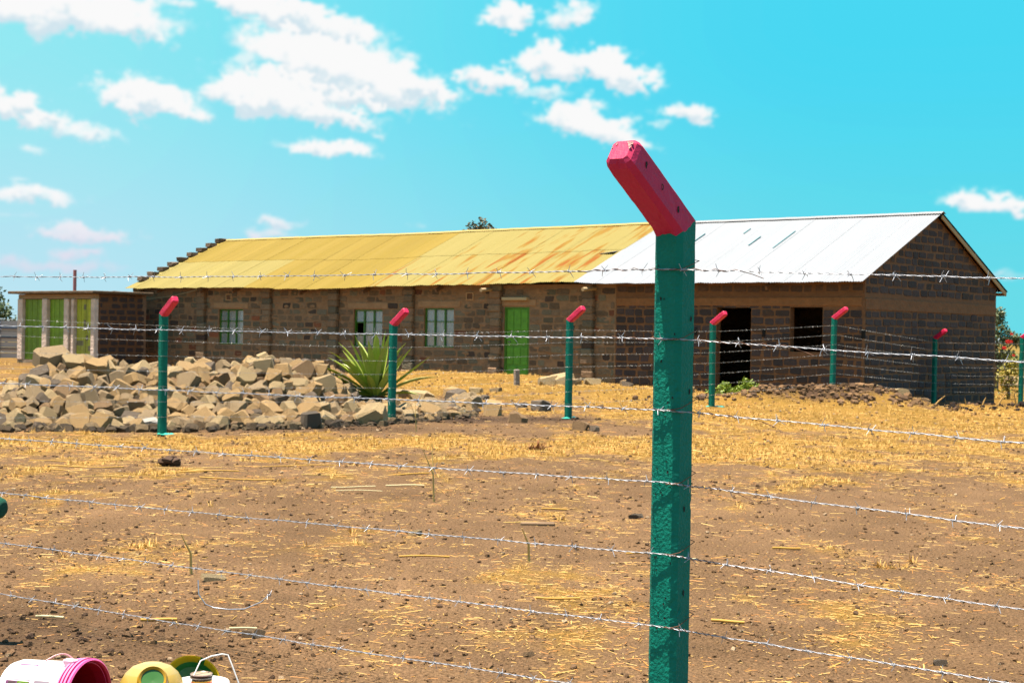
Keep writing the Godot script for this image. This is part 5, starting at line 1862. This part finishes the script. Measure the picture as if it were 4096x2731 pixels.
# ------------------------------------------------------------------ buckets and tools
func label_texture() -> ImageTexture:
	# print on the lying bucket: a pale violet frame, a bar over it and a green and violet strip
	var im := Image.create(512, 512, false, Image.FORMAT_RGB8)
	im.fill(Color(0.93, 0.93, 0.94))
	var vi := Color(0.44, 0.32, 0.45)
	im.fill_rect(Rect2i(120, 150, 150, 14), vi)
	im.fill_rect(Rect2i(100, 250, 180, 5), Color(0.47, 0.39, 0.47))
	im.fill_rect(Rect2i(262, 162, 5, 92), Color(0.45, 0.34, 0.46))
	im.fill_rect(Rect2i(102, 162, 3, 90), Color(0.47, 0.42, 0.48))
	im.fill_rect(Rect2i(170, 222, 70, 5), Color(0.42, 0.20, 0.39))
	im.fill_rect(Rect2i(200, 232, 7, 12), Color(0.14, 0.33, 0.42))
	im.fill_rect(Rect2i(90, 258, 190, 70), Color(0.39, 0.21, 0.36))
	im.fill_rect(Rect2i(110, 262, 60, 60), Color(0.28, 0.21, 0.21))
	im.fill_rect(Rect2i(180, 258, 90, 40), Color(0.32, 0.43, 0.00))
	im.fill_rect(Rect2i(195, 266, 22, 16), Color(0.44, 0.48, 0.36))
	im.fill_rect(Rect2i(235, 266, 22, 16), Color(0.11, 0.33, 0.22))
	im.fill_rect(Rect2i(310, 250, 120, 40), Color(0.48, 0.43, 0.48))
	im.fill_rect(Rect2i(330, 268, 60, 7), Color(0.42, 0.17, 0.31))
	return ImageTexture.create_from_image(im)

func make_buckets() -> void:
	rng.seed = 17
	# white bucket lying on its side, mouth to the right
	var ax := Vector3(0.945, 0.0, 0.327).normalized()      # from base to mouth
	var up := Vector3.UP
	var rim := Vector3(-1.297, 0.131, -4.97)
	var basis_ := Basis(up.cross(ax).normalized() * -1.0, ax, Vector3.ZERO)
	basis_ = Basis(ax.cross(up).normalized(), ax, ax.cross(up).normalized().cross(ax)).orthonormalized()
	var len_ := 0.30
	var t := thing("white_bucket", "white paint bucket lying on its side with red paint inside, mouth right", "bucket", rim - ax * len_)
	t.basis = basis_
	var b := MB.new()
	var prof := [Vector2(0.0, 0.0), Vector2(0.085, 0.0), Vector2(0.105, 0.012), Vector2(0.115, 0.04), Vector2(0.124, 0.26)]
	var seg := 56
	for i in prof.size() - 1:
		var p: Vector2 = prof[i]
		var q: Vector2 = prof[i + 1]
		var tn := Vector2(q.y - p.y, -(q.x - p.x)).normalized()
		for k in seg:
			var a0 := TAU * k / seg
			var a1 := TAU * (k + 1) / seg
			var d0 := Vector3(cos(a0), 0, -sin(a0))
			var d1 := Vector3(cos(a1), 0, -sin(a1))
			var n0 := d0 * tn.x + Vector3.UP * tn.y
			var n1 := d1 * tn.x + Vector3.UP * tn.y
			b.stri(d0 * p.x + Vector3.UP * p.y, d1 * p.x + Vector3.UP * p.y, d1 * q.x + Vector3.UP * q.y, n0, n1, n1)
			b.stri(d0 * p.x + Vector3.UP * p.y, d1 * q.x + Vector3.UP * q.y, d0 * q.x + Vector3.UP * q.y, n0, n1, n0)
			var u0 := float(k) / seg
			var u1 := float(k + 1) / seg
			for e in [[p.y, u0], [q.y, u1], [p.y, u1], [p.y, u0], [q.y, u0], [q.y, u1]]:
				b.uv.append(Vector2(e[0] / 0.26, fposmod(e[1] * 2.0 + 1.7, 2.0)))
	var bm := StandardMaterial3D.new()
	bm.resource_name = "bucket_print"
	bm.albedo_texture = label_texture()
	bm.roughness = 0.35
	part("body", b.mesh(), bm, t)
	for k in 3:
		var r := MB.new()
		r.lathe([Vector2(0.124, 0.255 + k * 0.014), Vector2(0.137 + 0.002 * k, 0.258 + k * 0.014), Vector2(0.137 + 0.002 * k, 0.264 + k * 0.014), Vector2(0.124, 0.267 + k * 0.014)], seg, Transform3D(), [Color(0.7, 0.1, 0.3), Color(0.75, 0.2, 0.45), Color(0.72, 0.12, 0.3)])
		part("rim_ridge", r.mesh(), M.gloss, t)
	var lip := MB.new()
	lip.lathe([Vector2(0.124, 0.296), Vector2(0.138, 0.298), Vector2(0.14, 0.306), Vector2(0.134, 0.31), Vector2(0.128, 0.30)], seg, Transform3D(), [Color(0.7, 0.09, 0.3), Color(0.78, 0.16, 0.42), Color(0.72, 0.1, 0.33), Color(0.5, 0.03, 0.1)])
	part("rim", lip.mesh(), M.gloss, t)
	var ins := MB.new()
	ins.lathe([Vector2(0.127, 0.304), Vector2(0.119, 0.26), Vector2(0.11, 0.045), Vector2(0.0, 0.042)], seg, Transform3D(), [Color(0.32, 0.008, 0.03), Color(0.26, 0.005, 0.014), Color(0.26, 0.005, 0.014)])
	part("painted_inside", ins.mesh(), M.gloss, t)
	var hd := MB.new()
	var arc := []
	for i in 15:
		var a := PI * i / 14.0
		arc.append(Vector3(-0.1 * cos(a) * 0.4, 0.225 - 0.11 * sin(a), 0.0) + Vector3(0, 0, -0.126 - 0.035 * sin(a)))
	var inv := t.basis.inverse()
	arc = []
	for i in 15:
		var f := i / 14.0
		arc.append(inv * (Vector3(lerpf(-1.455, -1.35, f), 0.25 + 0.02 * sin(f * PI), -5.02 - 0.03 * sin(f * PI)) - t.position))
	hd.tube(arc, 0.0028, 6, Color(0.30, 0.10, 0.14))
	part("handle", hd.mesh(), M.gloss, t)
	var lug := MB.new()
	lug.obox(Transform3D(Basis(), inv * (Vector3(-1.35, 0.262, -4.955) - t.position)), Vector3(0.03, 0.045, 0.02), Color(0.75, 0.45, 0.6), 0.004)
	t.scale = Vector3.ONE * 0.93
	part("handle_lug", lug.mesh(), M.gloss, t)
	# yellow shoulder of a cut jerrycan with its round mouth
	var j := thing("yellow_jerrycan_top", "cut off yellow jerrycan top with round mouth, between white bucket and green bowl", "jerrycan", Vector3(-1.115, 0.005, -4.98), 0.2)
	var jb := MB.new()
	jb.lathe([Vector2(0.1, 0.0), Vector2(0.106, 0.12), Vector2(0.104, 0.16), Vector2(0.096, 0.19), Vector2(0.082, 0.215), Vector2(0.06, 0.235), Vector2(0.03, 0.246), Vector2(0.0, 0.249)], 36, Transform3D(Basis.from_scale(Vector3(1.0, 1.0, 0.8)), Vector3.ZERO), [Color(0.30, 0.16, 0.008), Color(0.32, 0.19, 0.012), Color(0.34, 0.22, 0.03), Color(0.35, 0.24, 0.05), Color(0.36, 0.26, 0.08), Color(0.37, 0.28, 0.1), Color(0.38, 0.3, 0.12)])
	part("shell", jb.mesh(), M.gloss, j)
	var jt := Transform3D(Basis(Vector3.RIGHT, 0.95), Vector3(0.004, 0.196, 0.06))
	var mouth := MB.new()
	mouth.lathe([Vector2(0.05, -0.02), Vector2(0.047, 0.02), Vector2(0.042, 0.03), Vector2(0.035, 0.024), Vector2(0.034, -0.01)], 30, jt, [Color(0.30, 0.15, 0.006), Color(0.33, 0.18, 0.01), Color(0.34, 0.19, 0.01), Color(0.22, 0.10, 0.005)])
	mouth.lathe([Vector2(0.036, 0.021), Vector2(0.0, 0.019)], 30, jt, [Color(0.03, 0.11, 0.02)])
	part("mouth", mouth.mesh(), M.gloss, j)
	# bowl cut from a yellow can, smeared with green paint
	var bw := thing("green_smeared_bowl", "yellow cut can propped up, smeared with green paint inside", "bowl", Vector3(-1.035, 0.14, -5.2))
	bw.basis = Basis(Vector3.UP, 0.12) * Basis(Vector3.RIGHT, 1.25) * Basis.from_scale(Vector3.ONE * 0.88)
	var ob := MB.new()
	var wob := 0.03
	ob.lathe([Vector2(0.0, -0.075), Vector2(0.07, -0.07), Vector2(0.09, -0.05), Vector2(0.102, 0.0), Vector2(0.104, 0.004)], 44, Transform3D(), [Color(0.6, 0.38, 0.02), Color(0.6, 0.38, 0.02), Color(0.6, 0.4, 0.02), Color(0.7, 0.5, 0.04)], wob)
	part("shell", ob.mesh(), M.gloss, bw)
	var ib := MB.new()
	var rows := [Vector2(0.104, 0.004), Vector2(0.099, 0.0), Vector2(0.092, -0.02), Vector2(0.085, -0.045), Vector2(0.068, -0.064), Vector2(0.04, -0.069), Vector2(0.0, -0.07)]
	for i in rows.size() - 1:
		for k in 66:
			var a0 := TAU * k / 66.0
			var a1 := TAU * (k + 1) / 66.0
			var d0 := Vector3(cos(a0), 0, -sin(a0)) * (1.0 + wob * sin(3.0 * a0 + 1.0))
			var d1 := Vector3(cos(a1), 0, -sin(a1)) * (1.0 + wob * sin(3.0 * a1 + 1.0))
			var up_ := sin(a0)     # +1 is the upper edge of the standing bowl
			var wet: bool = i >= 3 or up_ < 0.25 or absf(a0 - 1.12) < 0.09 + 0.03 * i
			if i <= 1 and up_ > 0.0 and absf(a0 - 1.12) > 0.08:
				wet = false
			var cc := Color(0.012, 0.13, 0.035) if wet else Color(0.72, 0.46, 0.015)
			var p: Vector2 = rows[i]
			var q: Vector2 = rows[i + 1]
			ib.quad(d0 * p.x + Vector3.UP * p.y, d1 * p.x + Vector3.UP * p.y, d1 * q.x + Vector3.UP * q.y, d0 * q.x + Vector3.UP * q.y, cc)
	part("painted_inside", ib.mesh(), M.gloss, bw)
	# low white bucket, upright, with its wire handle up
	var wb := thing("small_white_bucket", "small upright white bucket with raised wire handle under the paint tin", "bucket", Vector3(-0.962, -0.008, -5.0))
	var wbm := MB.new()
	wbm.lathe([Vector2(0.0, 0.0), Vector2(0.07, 0.0), Vector2(0.082, 0.18), Vector2(0.088, 0.182), Vector2(0.088, 0.196), Vector2(0.084, 0.2), Vector2(0.078, 0.192), Vector2(0.0, 0.19)], 40, Transform3D(), [Color(0.8, 0.8, 0.82), Color(0.8, 0.8, 0.82), Color(0.8, 0.8, 0.82), Color(0.82, 0.82, 0.84), Color(0.82, 0.82, 0.84), Color(0.8, 0.8, 0.8), Color(0.75, 0.76, 0.78)])
	part("body", wbm.mesh(), M.gloss, wb)
	var wh := MB.new()
	wh.tube([Vector3(-0.034, 0.17, 0.085), Vector3(-0.02, 0.215, 0.06), Vector3(0.0, 0.268, 0.02), Vector3(0.03, 0.279, 0.0), Vector3(0.062, 0.284, -0.01), Vector3(0.08, 0.282, -0.01), Vector3(0.1, 0.24, 0.0), Vector3(0.118, 0.2, 0.01), Vector3(0.128, 0.165, 0.015), Vector3(0.09, 0.15, 0.015)], 0.0023, 6, Color(0.6, 0.6, 0.62))
	part("handle", wh.mesh(), M.gloss, wb)
	# paint tin standing on it
	var can := thing("paint_tin", "small paint tin with red and yellow label, dark rim and lid", "tin", Vector3(-0.956, 0.185, -4.965))
	can.scale = Vector3.ONE
	var cm := MB.new()
	cm.lathe([Vector2(0.0, -0.0), Vector2(0.034, 0.0), Vector2(0.034, 0.016)], 36, Transform3D(), [Color(0.5, 0.04, 0.01), Color(0.62, 0.05, 0.012)])
	part("label_band", cm.mesh(), M.gloss, can)
	var c2 := MB.new()
	c2.lathe([Vector2(0.0342, 0.016), Vector2(0.0342, 0.0195)], 36, Transform3D(), [Color(0.65, 0.35, 0.04)])
	part("yellow_stripe", c2.mesh(), M.gloss, can)
	var c3 := MB.new()
	c3.lathe([Vector2(0.034, 0.0195), Vector2(0.034, 0.025), Vector2(0.0355, 0.026), Vector2(0.0355, 0.029), Vector2(0.033, 0.03), Vector2(0.033, 0.035), Vector2(0.035, 0.037), Vector2(0.034, 0.039), Vector2(0.031, 0.036), Vector2(0.0, 0.0355)], 36, Transform3D(), [Color(0.04, 0.03, 0.03), Color(0.3, 0.26, 0.22), Color(0.3, 0.26, 0.22), Color(0.05, 0.02, 0.02), Color(0.05, 0.015, 0.015), Color(0.3, 0.2, 0.18), Color(0.3, 0.22, 0.2), Color(0.2, 0.14, 0.1), Color(0.3, 0.23, 0.15)])
	part("rim", c3.mesh(), M.gloss, can)
	var oval := MB.new()
	for k in 16:
		var a0 := TAU * k / 16.0
		var a1 := TAU * (k + 1) / 16.0
		var f := func(a: float) -> Vector3:
			var x := cos(a) * 0.34 - 0.1
			return Vector3(sin(x) * 0.0344, 0.008 + sin(a) * 0.005, cos(x) * 0.0344)
		oval.tri(Vector3(sin(-0.1) * 0.0344, 0.008, cos(-0.1) * 0.0344), f.call(a0), f.call(a1), Color(0.75, 0.6, 0.62))
	part("label_oval", oval.mesh(), M.gloss, can)
	# paint roller leaning into the left edge on its pole
	var ro := thing("paint_roller", "green fleece paint roller end at the left edge, above the bare soil", "paint roller", Vector3(-2.05, 0.0, -6.5))
	var rm := MB.new()
	var rax := Vector3(0.9, -0.1, 0.35).normalized()
	var rt := Transform3D(Basis(rax.cross(Vector3.UP).normalized(), rax, rax.cross(Vector3.UP).normalized().cross(rax)), Vector3(-0.075, 0.56, 0.0) + Vector3.ZERO - rax * 0.0)
	rm.lathe([Vector2(0.0, -0.2), Vector2(0.04, -0.2), Vector2(0.046, -0.17), Vector2(0.046, 0.03), Vector2(0.041, 0.052), Vector2(0.028, 0.064), Vector2(0.0, 0.066)], 26, rt, null, 0.02)
	part("sleeve", rm.mesh(), M.fleece, ro)
	var pole := MB.new()
	pole.tube([rt * Vector3(0, -0.2, 0), rt * Vector3(0, -0.26, 0), Vector3(-0.38, 0.5, 0.0), Vector3(-0.48, 0.42, -0.02), Vector3(-0.8, 0.0, -0.05)], 0.008, 7, Color(0.5, 0.5, 0.5))
	part("pole", pole.mesh(), M.gloss, ro)
	# black hoses lying behind the bucket
	for q in [[-1.60, 5.42, -1.95, 5.30, 0.011, "upper black hose lying left of the white bucket"], [-1.585, 5.12, -1.95, 5.05, 0.012, "middle black hose lying left of the white bucket"], [-1.62, 4.9, -1.95, 4.85, 0.012, "lowest black hose lying left of the white bucket"]]:
		var b2 := MB.new()
		b2.tube([Vector3(q[0], 0.02, -q[1]), Vector3((q[0] + q[2]) / 2, 0.024, -(q[1] + q[3]) / 2 - 0.01), Vector3(q[2], 0.02, -q[3])], q[4], 8, Color(0.012, 0.012, 0.014))
		var o := part("black_hose", b2.mesh(), M.gloss)
		tag(o, q[5], "hose", "black hoses beside the bucket")

# ------------------------------------------------------------------
func _ready() -> void:
	var cam := Camera3D.new()
	cam.name = "camera"
	cam.position = Vector3(0, 1.3, 0)
	cam.basis = Basis(Vector3.RIGHT, deg_to_rad(-0.263)) * Basis(Vector3.BACK, deg_to_rad(0.911))
	cam.fov = 24.258
	cam.near = 0.05
	cam.far = 8000.0
	var lens := CameraAttributesPhysical.new()
	lens.frustum_focal_length = 55.84
	lens.frustum_near = 0.05
	lens.frustum_far = 8000.0
	lens.frustum_focus_distance = 5.3
	lens.exposure_aperture = 16.0
	cam.attributes = lens
	add_child(cam)
	cam.current = true
	var env := Environment.new()
	env.background_mode = Environment.BG_SKY
	env.sky = make_sky()
	env.tonemap_mode = Environment.TONE_MAPPER_LINEAR
	env.tonemap_exposure = EXPOSURE
	env.sdfgi_enabled = true
	env.ssao_enabled = true
	env.ssil_enabled = true
	var we := WorldEnvironment.new()
	we.name = "world_environment"
	we.environment = env
	add_child(we)
	var sun := DirectionalLight3D.new()
	sun.name = "sun"
	sun.light_color = Color(1.0, 0.94, 0.85)
	sun.light_energy = 1.6
	sun.light_angular_distance = 0.5
	sun.shadow_enabled = true
	add_child(sun)
	sun.look_at_from_position(SUN_TO * 100.0, Vector3.ZERO, Vector3.UP)
	var t0 := Time.get_ticks_msec()
	materials()
	make_rocks()
	rock_materials()
	build_grid()
	make_ground()
	print("ground ", Time.get_ticks_msec() - t0)
	make_house()
	make_latrine()
	make_gate()
	print("house ", Time.get_ticks_msec() - t0)
	make_rubble()
	loose_rocks()
	print("rubble ", Time.get_ticks_msec() - t0)
	var tops := make_posts()
	near_wires()
	far_wires(tops)
	print("fences ", Time.get_ticks_msec() - t0)
	make_agave()
	make_stub()
	make_plants()
	make_buckets()
	scatter()
	print("all ", Time.get_ticks_msec() - t0)
